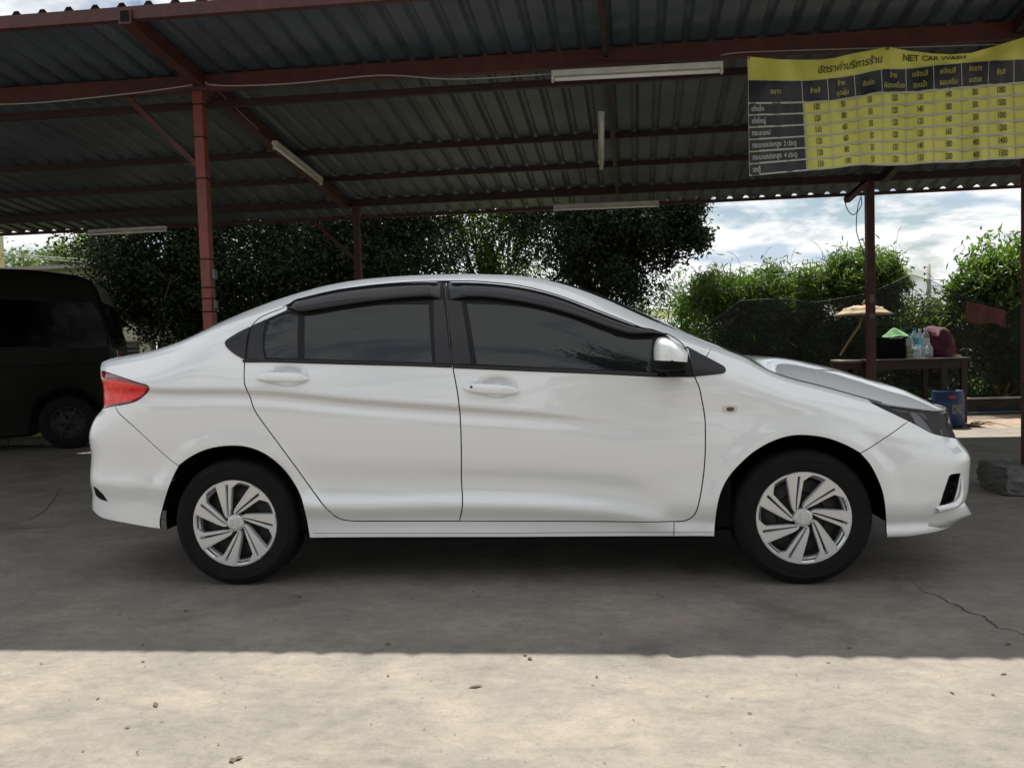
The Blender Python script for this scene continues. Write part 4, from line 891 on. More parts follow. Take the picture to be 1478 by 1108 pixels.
# =================== foliage helpers ===================
def leaves(centers,spread,n,L,W,rg,droop=0.,flat=.0,jit=.35,fold=True,upbias=0.):
    """n leaf diamonds scattered about clump centres -> verts, faces"""
    c=np.asarray(centers,float); sp=np.asarray(spread,float); k=rg.integers(0,len(c),n)
    p=c[k]+rg.normal(0,1,(n,3))*(sp[k] if sp.ndim==2 else sp)
    d=rg.normal(0,1,(n,3)); d[:,2]=d[:,2]*(1-flat)-droop+upbias; d/=np.linalg.norm(d,axis=1,keepdims=True)
    s_=np.cross(d,rg.normal(0,1,(n,3))); s_/=np.linalg.norm(s_,axis=1,keepdims=True); nn=np.cross(d,s_)
    l=L*(1+jit*rg.uniform(-1,1,(n,1)))*.5; w=W*(1+jit*rg.uniform(-1,1,(n,1)))*.5
    a=p-d*l; b_=p+s_*w+nn*w*.25-d*l*.15; e=p+d*l; f_=p-s_*w+nn*w*.25-d*l*.15
    v=np.stack([a,b_,e,f_],1).reshape(-1,3); i=np.arange(n)[:,None]*4; F=np.concatenate([i+[0,1,2],i+[0,2,3]],1).reshape(-1,3)
    return v,F
def blobs(boxes,rg):
    """random clump centres filling ellipsoids: (cx,cy,cz,rx,ry,rz,count,spread)"""
    C_=[];S_=[]
    for cx,cy,cz,a,b_,c,n,sp in boxes:
        d=rg.normal(0,1,(n,3)); d/=np.linalg.norm(d,axis=1,keepdims=True); r_=rg.random((n,1))**.45
        C_.append(np.array([cx,cy,cz])+d*r_*np.array([a,b_,c])); S_.append(np.full((n,3),sp)*rg.uniform(.6,1.3,(n,1)))
    return np.concatenate(C_),np.concatenate(S_)
def limb(b,p,q,r0,r1,rg,n=6,wob=.06):
    p=np.array(p,float);q=np.array(q,float); pts=[p+(q-p)*i/n+(rg.normal(0,wob,3) if 0<i<n else 0) for i in range(n+1)]
    b.tube(pts,list(np.linspace(r0,r1,n+1)),7); return pts
M_bark=mat('grey_bark',(.10,.085,.065),c2=(.05,.042,.034),vscale=12,rough=.9,bump=.7,bscale=30)
def tree(label,base,boxes,nleaf,L,W,m,trunk,r0,seed,group=None,cat='tree',nlimb=9,**kw):
    rg=np.random.default_rng(seed); t=thing('tree',label,cat,tuple(base),group=group)
    b=MB(); top_=limb(b,base,trunk,r0,r0*.65,rg)
    C_,S_=blobs(boxes,rg)
    for k in rg.choice(len(C_),min(nlimb*3,len(C_)),replace=False):
        st=top_[rg.integers(3,7)]; limb(b,st,C_[k],r0*.28,.008,rg,5,.09)
    b.build('trunk',M_bark,t,True); v,F=leaves(C_,S_,nleaf,L,W,rg,**kw); o=mk('crown',v,F,m,t); return t
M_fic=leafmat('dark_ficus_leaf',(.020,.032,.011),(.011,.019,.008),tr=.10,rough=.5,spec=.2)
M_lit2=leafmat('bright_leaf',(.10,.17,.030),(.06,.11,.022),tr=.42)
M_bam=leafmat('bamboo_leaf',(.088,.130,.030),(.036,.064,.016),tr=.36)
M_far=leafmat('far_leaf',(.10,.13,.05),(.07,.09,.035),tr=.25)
TG='trees behind the canopy'
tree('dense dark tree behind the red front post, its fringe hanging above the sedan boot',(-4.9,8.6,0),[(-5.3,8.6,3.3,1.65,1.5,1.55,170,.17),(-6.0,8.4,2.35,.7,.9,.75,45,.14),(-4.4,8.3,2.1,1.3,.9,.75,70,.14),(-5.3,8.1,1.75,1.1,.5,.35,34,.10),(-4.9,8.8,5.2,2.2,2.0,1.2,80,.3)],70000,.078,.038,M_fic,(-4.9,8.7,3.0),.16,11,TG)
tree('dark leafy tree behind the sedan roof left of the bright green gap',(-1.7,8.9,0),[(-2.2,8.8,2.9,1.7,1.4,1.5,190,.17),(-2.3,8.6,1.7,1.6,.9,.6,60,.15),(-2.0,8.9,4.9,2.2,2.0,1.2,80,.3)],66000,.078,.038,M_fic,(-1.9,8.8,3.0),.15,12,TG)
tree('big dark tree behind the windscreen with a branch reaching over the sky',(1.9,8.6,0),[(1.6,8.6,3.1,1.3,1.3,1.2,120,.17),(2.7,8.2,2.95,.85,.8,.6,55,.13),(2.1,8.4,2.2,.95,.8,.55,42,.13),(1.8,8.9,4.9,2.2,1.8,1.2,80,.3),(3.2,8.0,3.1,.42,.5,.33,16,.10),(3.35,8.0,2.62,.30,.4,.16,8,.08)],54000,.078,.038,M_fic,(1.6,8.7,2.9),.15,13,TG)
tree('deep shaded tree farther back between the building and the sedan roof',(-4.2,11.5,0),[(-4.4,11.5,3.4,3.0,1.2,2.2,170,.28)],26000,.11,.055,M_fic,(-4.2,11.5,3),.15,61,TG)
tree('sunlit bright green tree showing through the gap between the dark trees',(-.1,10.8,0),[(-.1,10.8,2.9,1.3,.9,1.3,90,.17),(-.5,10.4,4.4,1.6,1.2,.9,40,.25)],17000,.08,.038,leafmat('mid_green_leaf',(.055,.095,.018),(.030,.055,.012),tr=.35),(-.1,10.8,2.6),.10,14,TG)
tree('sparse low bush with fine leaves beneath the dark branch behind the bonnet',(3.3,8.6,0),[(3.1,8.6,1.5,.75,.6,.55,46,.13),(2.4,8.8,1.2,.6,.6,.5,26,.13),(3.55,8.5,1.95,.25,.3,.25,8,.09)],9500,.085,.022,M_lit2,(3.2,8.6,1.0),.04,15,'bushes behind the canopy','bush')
# trees beyond, far left, and those across the yard that the glass mirrors
tree('hazy feathery tree on the far left behind the van roof',(-20,27,0),[(-19.6,27,5.2,2.6,1.5,1.2,60,.30),(-22,27,4.4,2.,1.5,1.3,50,.30),(-17.8,27,6.2,1.4,1.2,.7,20,.30)],9000,.20,.10,M_far,(-20,27,4),.2,16,'far trees on the left')
tree('round green tree crown low on the far left beyond the van',(-24.5,31,0),[(-23.5,31,4.6,3.0,1.5,1.0,50,.35)],5000,.22,.11,M_lit2,(-24,31,3.5),.2,17,'far trees on the left')
tree('tall tree across the yard behind the camera, mirrored in the front window',(6.2,-12.5,0),[(7.0,-12.5,9.0,3.4,2.6,5.0,170,.42),(3.9,-12.2,7.9,1.7,1.3,.8,40,.26),(3.0,-12.6,4.2,1.6,1.2,1.0,30,.3)],24000,.24,.12,M_fic,(6.2,-12.5,6.5),.3,18,'trees across the yard')
tree('broad tree across the yard behind the camera',(-9,-24,0),[(-9,-24,5,5,4,3,120,.6)],8000,.35,.18,M_fic,(-9,-24,4),.3,19,'trees across the yard')
for k,(X,Yt,h) in enumerate(((-19,-30,6),(-12,-34,8),(-3.5,-36,7),(4,-38,9),(13,-33,7),(21,-29,8))):
    tree(['bushy tree at the far left end of the row across the yard','tall second tree of the row across the yard','third tree of the row across the yard, just left of centre','tallest tree of the row across the yard','fifth tree of the row across the yard, right of the tallest','bushy tree at the far right end of the row across the yard'][k],(X,Yt,0),[(X,Yt,h*.5,4.2,2.5,h*.5,60,.7)],3500,.5,.26,M_fic,(X,Yt,h*.4),.25,70+k,'trees across the yard')
# =================== hedge of bamboo-like shrubs ===================
def shrub(label,base,boxes,n,seed,L=.12,W=.021,m=None,stems=22,plumes=0,group='shrubs in the bed behind the table'):
    rg=np.random.default_rng(seed); t=thing('shrub',label,'shrub',tuple(base),group=group); C_,S_=blobs(boxes,rg)
    b=MB()
    for k in rg.choice(len(C_),min(stems,len(C_)),replace=False):
        e=C_[k]; limb(b,(base[0]+rg.normal(0,.25),base[1]+rg.normal(0,.12),0),e,.011,.003,rg,5,.05)
    b.build('stems',M_bark,t,True)
    v,F=leaves(C_,S_,n,L,W,rg,droop=.25); mk('foliage',v,F,m or M_bam,t)
    if plumes:
        b=MB()
        for i in range(plumes):
            bx=boxes[rg.integers(0,len(boxes))]; x=bx[0]+rg.uniform(-1,1)*bx[3]; z=bx[2]+bx[5]*.7; h=rg.uniform(.15,.5); lx=rg.normal(0,.14)
            pts=[(x+lx*(j/6)**2*1.4,bx[1]+rg.normal(0,.004),z+h*math.sin(j/6*1.4)) for j in range(7)]
            b.tube(pts,[.003]*5+[.0045,.002],4)
        b.build('seed_stalks',mat('dry_stalk',(.22,.19,.10),rough=.8),t,True)
    return t
Yh=7.7
shrub('low feathery shrub right of the dark tree, over the windscreen foot',(4.0,Yh,0),[(3.75,Yh,1.75,.50,.40,.38,45,.10),(4.1,Yh,1.05,.7,.45,.8,70,.13)],17000,21,plumes=7)
shrub('wide bamboo-leaved shrub with a bright top behind the bonnet',(4.75,Yh,0),[(4.65,Yh,1.72,.62,.45,.44,75,.10),(4.7,Yh,.9,.8,.45,.75,85,.13)],26000,22,plumes=12)
shrub('tall rounded bamboo-leaved shrub behind the rear red post',(5.7,Yh,0),[(5.72,Yh,1.92,.56,.45,.44,80,.09),(5.6,Yh,1.0,.7,.45,.8,75,.13),(6.12,Yh-.1,1.75,.2,.3,.3,16,.07)],27000,23,plumes=9)
shrub('low scrubby shrub in the dip left of the brown cloth',(6.55,Yh+.4,0),[(6.6,Yh+.5,1.15,.65,.5,.42,60,.12),(6.6,Yh+.2,.6,.7,.4,.5,50,.13)],15000,24,m=leafmat('dull_scrub_leaf',(.085,.10,.035),(.05,.062,.022),tr=.3),L=.08,W=.03,plumes=6)
shrub('broad-leaved climbing shrub at the right edge above the brown cloth',(7.9,Yh-.1,0),[(7.9,Yh-.1,1.85,.75,.5,.52,80,.13),(7.7,Yh,1.0,.9,.45,.75,90,.14),(8.2,Yh-.2,2.35,.35,.3,.28,20,.09),(7.35,Yh,1.70,.35,.3,.22,22,.09)],34000,25,L=.125,W=.034,plumes=5)
shrub('leafy shrub just beyond the right edge of the picture',(9.8,Yh,0),[(9.8,Yh,1.6,.9,.5,.8,80,.14),(10.6,Yh,1.1,.9,.5,.8,60,.14)],14000,26)
# spiky plants in the bed
def spiky(label,x,y,seed,m,n=22,h=.42):
    rg=np.random.default_rng(seed); t=thing('spiky_plant',label,'plant',(x,y,0),group='spiky plants along the low wall')
    for i in range(n):
        a=rg.uniform(0,6.28); e=rg.uniform(.35,1.2); L=h*rg.uniform(.7,1.3); w=.022; pts=[]
        for j in range(6):
            s_=j/5; r_=L*s_*math.cos(e)*1.0; z=.12+L*(math.sin(e)*s_-.35*s_*s_*math.cos(e)); pts.append((x+r_*math.cos(a),y+r_*math.sin(a),z,w*(1-s_**1.5)+.001))
        v=[]
        for p in pts: v+= [(p[0]-math.sin(a)*p[3],p[1]+math.cos(a)*p[3],p[2]),(p[0],p[1],p[2]-p[3]*.5),(p[0]+math.sin(a)*p[3],p[1]-math.cos(a)*p[3],p[2])]
        f=[(j*3+k,j*3+k+1,j*3+4+k,j*3+3+k) for j in range(5) for k in(0,1)]
        mk('leaf_blade',v,f,m,t,True)
M_sp1=leafmat('green_blade',(.07,.11,.03),(.04,.07,.02),tr=.3); M_sp2=leafmat('rust_blade',(.16,.07,.03),(.09,.05,.03),tr=.3)
spiky('green spiky plant beside the table leg on the right',6.55,7.0,31,M_sp1); spiky('rust-tinged spiky plant nearest the right edge of the bed',7.35,7.05,32,M_sp2); spiky('green spiky plant between the rusty one and the table',6.95,7.15,33,M_sp1,26,.5); spiky('green spiky plant glimpsed beneath the table',5.9,7.1,34,M_sp1)
gc_c,gc_s=blobs([(6.2,7.3,.18,3.2,.45,.16,120,.07),(6.2,8.4,.3,4.5,.8,.4,120,.2)],np.random.default_rng(35)); v,F=leaves(gc_c,gc_s,15000,.07,.028,np.random.default_rng(36)); o=mk('ground_cover',v,F,M_sp1); o['kind']='stuff'; o['label']='low leafy ground cover behind the low wall on the right'; o['category']='plants'
# shade net hung in front of the hedge
def net_mat():
    m=bpy.data.materials.new('black_shade_net'); m.use_nodes=True; t=m.node_tree; p=t.nodes['Principled BSDF']; out=[n for n in t.nodes if n.type=='OUTPUT_MATERIAL'][0]
    p.inputs['Base Color'].default_value=(.010,.011,.012,1); p.inputs['Roughness'].default_value=.8
    tr=t.nodes.new('ShaderNodeBsdfTransparent'); mx_=t.nodes.new('ShaderNodeMixShader'); n=t.nodes.new('ShaderNodeTexNoise'); n.inputs['Scale'].default_value=3; tc_=t.nodes.new('ShaderNodeTexCoord'); t.links.new(tc_.outputs['Object'],n.inputs['Vector'])
    mr=t.nodes.new('ShaderNodeMapRange'); mr.inputs[3].default_value=.30; mr.inputs[4].default_value=.62; t.links.new(n.outputs[0],mr.inputs[0]); t.links.new(mr.outputs[0],mx_.inputs[0])
    t.links.new(tr.outputs[0],mx_.inputs[1]); t.links.new(p.outputs[0],mx_.inputs[2]); t.links.new(mx_.outputs[0],out.inputs[0]); return m
nl=[(985,512),(1021,470),(1068,434),(1120,431),(1180,436),(1252,424),(1290,408),(1314,396),(1345,405),(1400,432),(1440,442),(1478,447),(1560,455)]
nx=80; us=np.linspace(985,1560,nx); vt=np.interp(us,[a for a,b in nl],[b for a,b in nl]); v=[]
for i in range(nx):
    p=at(us[i],vt[i],7.05)
    for k in range(12):
        s_=k/11; v.append((p[0],7.05+.05*math.sin(i*.33)*(1-abs(s_-.5))+.03*math.sin(i*.9+k),p[2]*(1-s_)+.12*s_))
f=[(i*12+k,i*12+k+1,(i+1)*12+k+1,(i+1)*12+k) for i in range(nx-1) for k in range(11)]
tag(mk('shade_net',v,f,net_mat(),None,True),'black shade netting sagging in front of the hedge behind the table','netting')
npt=[at(a,b,7.03) for a,b in nl]; tag(MB().tube(npt,.005,6).build('net_rope',M_bwire,None,True),'dark rope holding up the black shade netting','rope')
# brown cloth on the rope
v=[];n=16
for i in range(n):
    for k in range(10):
        a=i/(n-1); u0=1395+57*a; vt_=434+14*a; vb=463+9*a+2*math.sin(a*7); vv=vt_+(vb-vt_)*k/9; p=at(u0-2*k/9*(1-a),vv,6.95); v.append((p[0],6.95+.02*math.sin(i*.9+k*.2)-.01*k/9,p[2]))
f=[(i*10+k,i*10+k+1,(i+1)*10+k+1,(i+1)*10+k) for i in range(n-1) for k in range(9)]
tag(mk('hanging_cloth',v,f,mat('reddish_brown_cloth',(.085,.028,.02),rough=.9,var=.2,bump=.3),None,True),'reddish-brown cloth hung over the rope in front of the right shrub','cloth')
# =================== table and what stands on it ===================
M_wood=mat('dark_old_wood',(.045,.030,.022),c2=(.022,.016,.012),vscale=7,rough=.75,bump=.4,bscale=30)
TY=5.95; zt_=at(1300,518,TY-.3)[2]; xa=at(1258,518,TY)[0]-.15; xb=at(1383,518,TY)[0]
tb=thing('wooden_table','dark wooden work table behind the rear post, loaded with bottles and a crate','table',((xa+xb)/2,TY,0))
for k in range(4): MB().box(((xa+xb)/2,TY-.255+k*.17,zt_-.015),(xb-xa,.165,.03),None,.003).build('tabletop_plank',M_wood,tb)
for sy in(-.27,.27): MB().box(((xa+xb)/2,TY+sy,zt_-.08),(xb-xa-.08,.03,.10)).build('apron',M_wood,tb)
for sx in(xa+.06,xb-.06,(xa+xb)/2+.3):
    for sy in(-.26,.26): MB().box((sx,TY+sy,(zt_-.03)/2),(.065,.065,zt_-.03),None,.004).build('leg',M_wood,tb)
MB().box(((xa+xb)/2,TY,.25),(xb-xa-.1,.5,.025)).build('shelf',M_wood,tb)
bxl=at(1206,517,6.1)[0]; bt=thing('side_bench','lower dark bench with a pale worn top edge left of the rear post','bench',((bxl+xa)/2,6.1,0))
MB().box(((bxl+xa)/2,6.1,zt_-.02),(xa-bxl,.45,.03),None,.004).build('bench_top',mat('pale_worn_wood',(.25,.23,.19),c2=(.12,.10,.08),vscale=9,rough=.8),bt)
MB().box(((bxl+xa)/2,5.89,zt_-.075),(xa-bxl,.03,.08)).build('apron',M_wood,bt)
for sx in(bxl+.06,xa-.06): MB().box((sx,6.1,(zt_-.04)/2),(.06,.4,zt_-.04)).build('leg',M_wood,bt)
# crate
c0=at(1262,518,TY-.12); c1=at(1306,486,TY-.12); cw=c1[0]-c0[0]; ch=c1[2]-zt_; cx_=(c0[0]+c1[0])/2
cr=thing('storage_crate','black plastic crate on the table right behind the rear post, green cloth on top','crate',(cx_,TY-.0,zt_))
b=MB(); 
for k in range(9): b.box((cx_-cw/2+cw*(k+.5)/9,TY-.152,zt_+ch*.5),(cw/9*.72,.012,ch*.82))
b.build('slatted_side',M_dark,cr)
MB().box((cx_,TY-.14,zt_+ch*.5),(cw,.014,ch)).box((cx_,TY+.14,zt_+ch*.5),(cw,.014,ch)).box((cx_-cw/2,TY,zt_+ch*.5),(.014,.28,ch)).box((cx_+cw/2,TY,zt_+ch*.5),(.014,.28,ch)).box((cx_,TY,zt_+.012),(cw,.28,.014)).build('crate_wall',M_dark,cr)
MB().box((cx_,TY-.155,zt_+ch-.012),(cw+.02,.018,.024)).box((cx_,TY+.155,zt_+ch-.012),(cw+.02,.018,.024)).build('rim',M_dark,cr)
MB().box((cx_+.06,TY-.168,zt_+ch-.012),(.16,.004,.008)).build('label_strip',M_white,cr)
# green cloth heap
def heap(name,outline_fn,n,m,label,cat):
    v=[];f=[];K=18
    for i in range(n):
        for k in range(K):
            v.append(outline_fn(i/(n-1),2*math.pi*k/K))
    for i in range(n-1):
        for k in range(K): j=(k+1)%K; f.append((i*K+k,i*K+j,(i+1)*K+j,(i+1)*K+k))
    f.append(tuple(range((n-1)*K,n*K))); return tag(mk(name,v,f,m,None,True),label,cat)
gp=at(1296,484,TY-.05); 
def gfn(t,a): 
    r_=(1-t)**.8; fold=1+.13*math.sin(a*5+t*2)+.06*math.sin(a*11)
    return (gp[0]+.165*r_*fold*math.cos(a)-.04*t,TY-.03+.13*r_*fold*math.sin(a),zt_+ch+.004+.115*(t**1.25)+.012*math.sin(a*3)*r_)
heap('green_cloth',gfn,9,mat('light_green_cloth',(.16,.36,.15),c2=(.11,.27,.11),vscale=12,rough=.9,bump=.3),'light green cloth heaped in a peak on the black crate','cloth')
mp_=at(1356,517,TY); mz=at(1356,479,TY)[2]-zt_
def mfn(t,a):
    fold=1+.20*math.sin(a*3+t*6)+.10*math.sin(a*7-t*9); w=(.165 if t<.75 else .165*math.sqrt(max(0,1-((t-.75)/.25)**2)+.02)); lean=-.07*t+.03
    return (mp_[0]+lean+w*fold*math.cos(a)*(1-.25*t),TY+.12*fold*math.sin(a)*(1-.3*t),zt_+.003+mz*min(1,t*1.12)*(1+.20*math.sin(a*2+2.4)*t+.05*math.sin(a*5)*t))
heap('maroon_cloth',mfn,14,mat('maroon_cloth',(.10,.022,.045),c2=(.06,.012,.03),vscale=10,rough=.9,bump=.4,bscale=20),'crumpled maroon cloth heaped at the right end of the table','cloth')
cp=at(1382,512,TY-.1); tag(MB().box((cp[0]-.03,TY-.1,zt_+.012),(.10,.12,.022),None,.004).build('folded_rag',mat('pink_rag',(.34,.22,.20),rough=.9)),'small pinkish folded rag at the table corner beside the maroon cloth','rag')
M_pet=mat('clear_bottle_plastic',(.80,.88,.92),rough=.08,alpha=.34,spec=.9)
def bottle(u,vt,dy,r_,label,capc,lab,liquid=None):
    p=at(u,518,TY+dy); h=at(u,vt,TY+dy)[2]-zt_; x,y=p[0],TY+dy; t=thing('plastic_bottle',label,'bottle',(x,y,zt_),group='plastic bottles on the table')
    pr=[(r_*.85,0),(r_,.012),(r_,h*.18),(r_*.93,h*.21),(r_,h*.24),(r_,h*.40),(r_*.94,h*.43),(r_,h*.46),(r_,h*.66),(r_*.8,h*.78),(r_*.42,h*.88),(r_*.33,h*.91),(r_*.33,h*.94)]
    MB().lathe(pr,18,(x,y,zt_+.002)).build('bottle_body',M_pet,t,True)
    MB().lathe([(r_*.38,h*.925),(r_*.38,h),(0,h)],14,(x,y,zt_+.002)).build('cap',mat('cap_'+capc,{'blue':(.02,.07,.42),'pale':(.5,.55,.6)}[capc],rough=.35),t,True)
    if lab: MB().lathe([(r_*1.015,h*.44),(r_*1.015,h*.66)],18,(x,y,zt_+.002)).build('paper_label',mat('label_'+lab,{'blue':(.04,.30,.48),'white':(.55,.60,.60),'teal':(.10,.45,.48)}[lab],rough=.4),t,True)
    if liquid: MB().lathe([(0,.004),(r_*.93,.006),(r_*.93,h*liquid[1]),(0,h*liquid[1])],18,(x,y,zt_+.002)).build('liquid',mat('liquid_'+liquid[0],{'yellow':(.30,.28,.03),'blue':(.05,.28,.50),'dark':(.10,.13,.13)}[liquid[0]],rough=.1),t,True)
bottle(1313,482,-.14,.046,'bottle half full of yellow-green liquid with a dark blue cap, nearest the crate','blue',None,('yellow',.52))
bottle(1320,473.5,.02,.047,'tall bottle with a blue cap and a broad blue label','blue','blue',('blue',.28))
bottle(1328,475,.15,.042,'blue-tinted bottle standing behind the white-labelled one','pale','teal',('blue',.40))
bottle(1336,474,-.04,.047,'tall clear bottle with a white and teal label beside the maroon cloth','pale','white')
bottle(1341,496,-.17,.044,'short cloudy bottle at the right front of the bottle row','pale',None,('dark',.3))
bottle(1304,476,.12,.040,'bottle with a bright blue cap peeking out behind the crate','blue',None)
bottle(1324,498,-.20,.045,'short clear bottle in front of the blue-labelled one','pale','white')
# blue barrel
bp=atz(1368,618); by=bp[1]+.2; bx0=at(1346,590,by)[0]; bx1=at(1390,590,by)[0]; br=(bx1-bx0)/2; bh=at(1380,563,by)[2]; bx_=(bx0+bx1)/2
bb=thing('blue_barrel','blue plastic barrel with a dark label standing under the right end of the table','barrel',(bx_,by,0))
MB().lathe([(0,0),(br*.9,0),(br,.03),(br,bh*.28),(br*1.03,bh*.30),(br*1.03,bh*.34),(br,bh*.36),(br,bh*.66),(br*1.03,bh*.68),(br*1.03,bh*.72),(br,bh*.74),(br,bh*.92),(br*.93,bh*.97),(br*.93,bh),(br*.88,bh),(br*.88,bh*.96),(0,bh*.96)],40,(bx_,by,0)).build('drum',mat('blue_plastic',(.008,.030,.10),rough=.5,var=.15,vscale=6),bb,True)
def arcp(a0,a1,z0,z1,m,nm):
    v=[];n=10
    for k in range(n): a=a0+(a1-a0)*k/(n-1); v+=[(bx_+br*1.012*math.cos(a),by+br*1.012*math.sin(a),z0),(bx_+br*1.012*math.cos(a),by+br*1.012*math.sin(a),z1)]
    mk(nm,v,[(2*k,2*k+2,2*k+3,2*k+1) for k in range(n-1)],m,bb,True)
arcp(-1.75,-1.05,bh*.38,bh*.64,mat('barrel_label',(.05,.05,.05),c2=(.20,.19,.16),vscale=25,rough=.6),'paper_label'); arcp(-1.9,-1.5,bh*.80,bh*.88,mat('red_print',(.35,.03,.03),rough=.6),'red_mark')
# straw hat shaped shade on a leaning stick
hp=at(1246,452,6.5); hx,hz=hp[0],hp[2]; st=thing('straw_shade','straw-coloured domed shade on a leaning stick behind the rear post','garden shade',(hx,6.5,0))
M_straw=mat('straw',(.42,.33,.21),c2=(.26,.19,.11),vscale=14,rough=.85,bump=.6,bscale=40)
v=[];K=40;pr=[(.0,.10),(.06,.098),(.12,.085),(.19,.06),(.235,.055),(.245,.03),(.30,.012),(.355,-.012),(.35,-.03),(.2,-.02),(0,-.01)]
for r_,h in pr:
    for k in range(K):
        a=2*math.pi*k/K; w=1+.035*math.sin(a*9)+.02*math.sin(a*17); hh=h+(.02*abs(math.sin(a*4.5)) if .1<r_<.26 else 0); v.append((hx+r_*w*math.cos(a),6.5+r_*w*math.sin(a),hz+hh))
f=[(i*K+k,i*K+(k+1)%K,(i+1)*K+(k+1)%K,(i+1)*K+k) for i in range(len(pr)-1) for k in range(K)]
f=[q[::-1] for q in f]; mk('shade_brim',v,f,M_straw,st,True)
MB().tube([(hx+.02,6.5,hz+.09),(hx,6.5,hz+.13),(hx+.015,6.5,hz+.16),(hx+.05,6.5,hz+.17)],[.014,.018,.012,.008],8).build('finial',M_straw,st,True)
MB().tube([(hx,6.5,hz),(at(1240,470,6.4)[0],6.4,at(1240,470,6.4)[2]),tuple(at(1213,512,6.2))],.016,8).build('stick',mat('bamboo_stick',(.26,.18,.09),rough=.6),st,True)
MB().tube([(hx+.1,6.5,hz-.01),(hx+.09,6.5,hz-.22)],[.03,.018],8).build('straw_tassel',M_straw,st,True)
# rubble lump at the right edge, on the front post foot
def lump(label,c,d,seed,m):
    rg=np.random.default_rng(seed); v=[];f=[];n=9; pts={}
    import itertools
    for fa in range(3):
        for sg in(-1,1):
            for i in range(n):
                for j in range(n):
                    q=[0,0,0]; q[fa]=sg; q[(fa+1)%3]=-1+2*i/(n-1); q[(fa+2)%3]=-1+2*j/(n-1); key=tuple(round(x,4) for x in q)
                    if key not in pts: pts[key]=len(v); v.append(q)
            idx=lambda i,j:pts[tuple(round(x,4) for x in [sg if a==fa else (-1+2*i/(n-1) if a==(fa+1)%3 else -1+2*j/(n-1)) for a in range(3)])]
            for i in range(n-1):
                for j in range(n-1):
                    q=(idx(i,j),idx(i+1,j),idx(i+1,j+1),idx(i,j+1)); f.append(q if sg>0 else q[::-1])
    v=np.array(v,float); r_=np.linalg.norm(v,axis=1,keepdims=True); v=v*(1-.10*(r_-1)/.73); v+=rg.normal(0,.03,v.shape); v*=np.array(d)/2; v[:,2]=np.maximum(v[:,2],-d[2]/2+.002); v+=np.array(c)+np.array([0,0,d[2]/2])
    return tag(mk('concrete_block',v,f,m,None,False),label,'concrete block')
bk0=at(1436,680,1.25); lump('broken grey concrete block around the foot of the right-hand post',(bk0[0]+.17,1.30,0),(.36,.42,.20),41,mat('rough_grey_concrete',(.17,.165,.155),c2=(.085,.08,.075),vscale=9,rough=.95,bump=.8,bscale=25))
# twigs beside the barrel
b=MB(); rg=np.random.default_rng(3)
for i in range(9):
    a=rg.uniform(-.4,1.0); L=rg.uniform(.15,.45); x0_=bx1+rg.uniform(-.1,.08); y0_=by-.15+rg.uniform(-.1,.1); b.tube([(x0_,y0_,.01),(x0_+L*.5*math.cos(a),y0_+L*.5*math.sin(a),.03+rg.uniform(0,.05)),(x0_+L*math.cos(a),y0_+L*math.sin(a),.02)],[.006,.005,.002],5)
tag(b.build('twig_bundle',M_bark,None,True),'loose dark twigs on the sunlit strip beside the blue barrel','twigs')
# =================== far things ===================
M_ply=mat('utility_pole_concrete',(.34,.33,.31),rough=.8,var=.1)
pp=at(1341,445,38); up=thing('utility_pole','distant grey utility pole rising from the dip in the hedge','pole',(pp[0],38,0)); pt=at(1341,381,38)[2]
MB().tube([(pp[0],38,0),(pp[0],38,pt)],[.13,.10],10).build('pole_shaft',M_ply,up,True)
for k in range(3): MB().lathe([(.0,0),(.045,.02),(.03,.08),(.045,.12),(0,.14)],10,(pp[0]-.22,38,pt-.9+k*.33)).box((pp[0]-.12,38,pt-.82+k*.33),(.16,.04,.04)).build('insulator',M_dconc,up,True)
def farwire(x0,z0,x1,z1,y0,y1,label,r_=.018):
    pts=[(x0+(x1-x0)*t,y0+(y1-y0)*t,z0+(z1-z0)*t-1.0*math.sin(math.pi*t)*.6) for t in np.linspace(0,1,14)]; tag(MB().tube(pts,r_,5).build('power_line',M_bwire,None,True),label,'power line',group='distant power lines')
for k in range(3): farwire(pp[0],pt-.78+k*-.33+.0,pp[0]+24,pt-1.0-k*.33,38,40,['highest of the power lines running right from the distant pole','middle power line running right from the distant pole','lowest power line running right from the distant pole'][k])
lp=at(3,365,20); tag(MB().box((lp[0]-.12,20,at(3,383,20)[2]/2+.35),(.22,.22,at(3,342,20)[2]+.7)).build('boundary_post',mat('yellow_painted_concrete',(.42,.36,.17),c2=(.36,.35,.30),vscale=1.2,rough=.8)),'grey and yellow concrete post at the far left above the van roof','post')
for k,(va,vb,lb) in enumerate(((366,375,'upper slack cable crossing the sky above the van roof'),(369,379,'lower slack cable crossing the sky above the van roof'))):
    a=at(3,va,20);c=at(125,vb,22); d=c-a; tag(MB().tube([a+d*t for t in np.linspace(0,2.2,8)],.018,5).build('slack_cable',M_ply,None,True),lb,'cable',group='cables above the van')
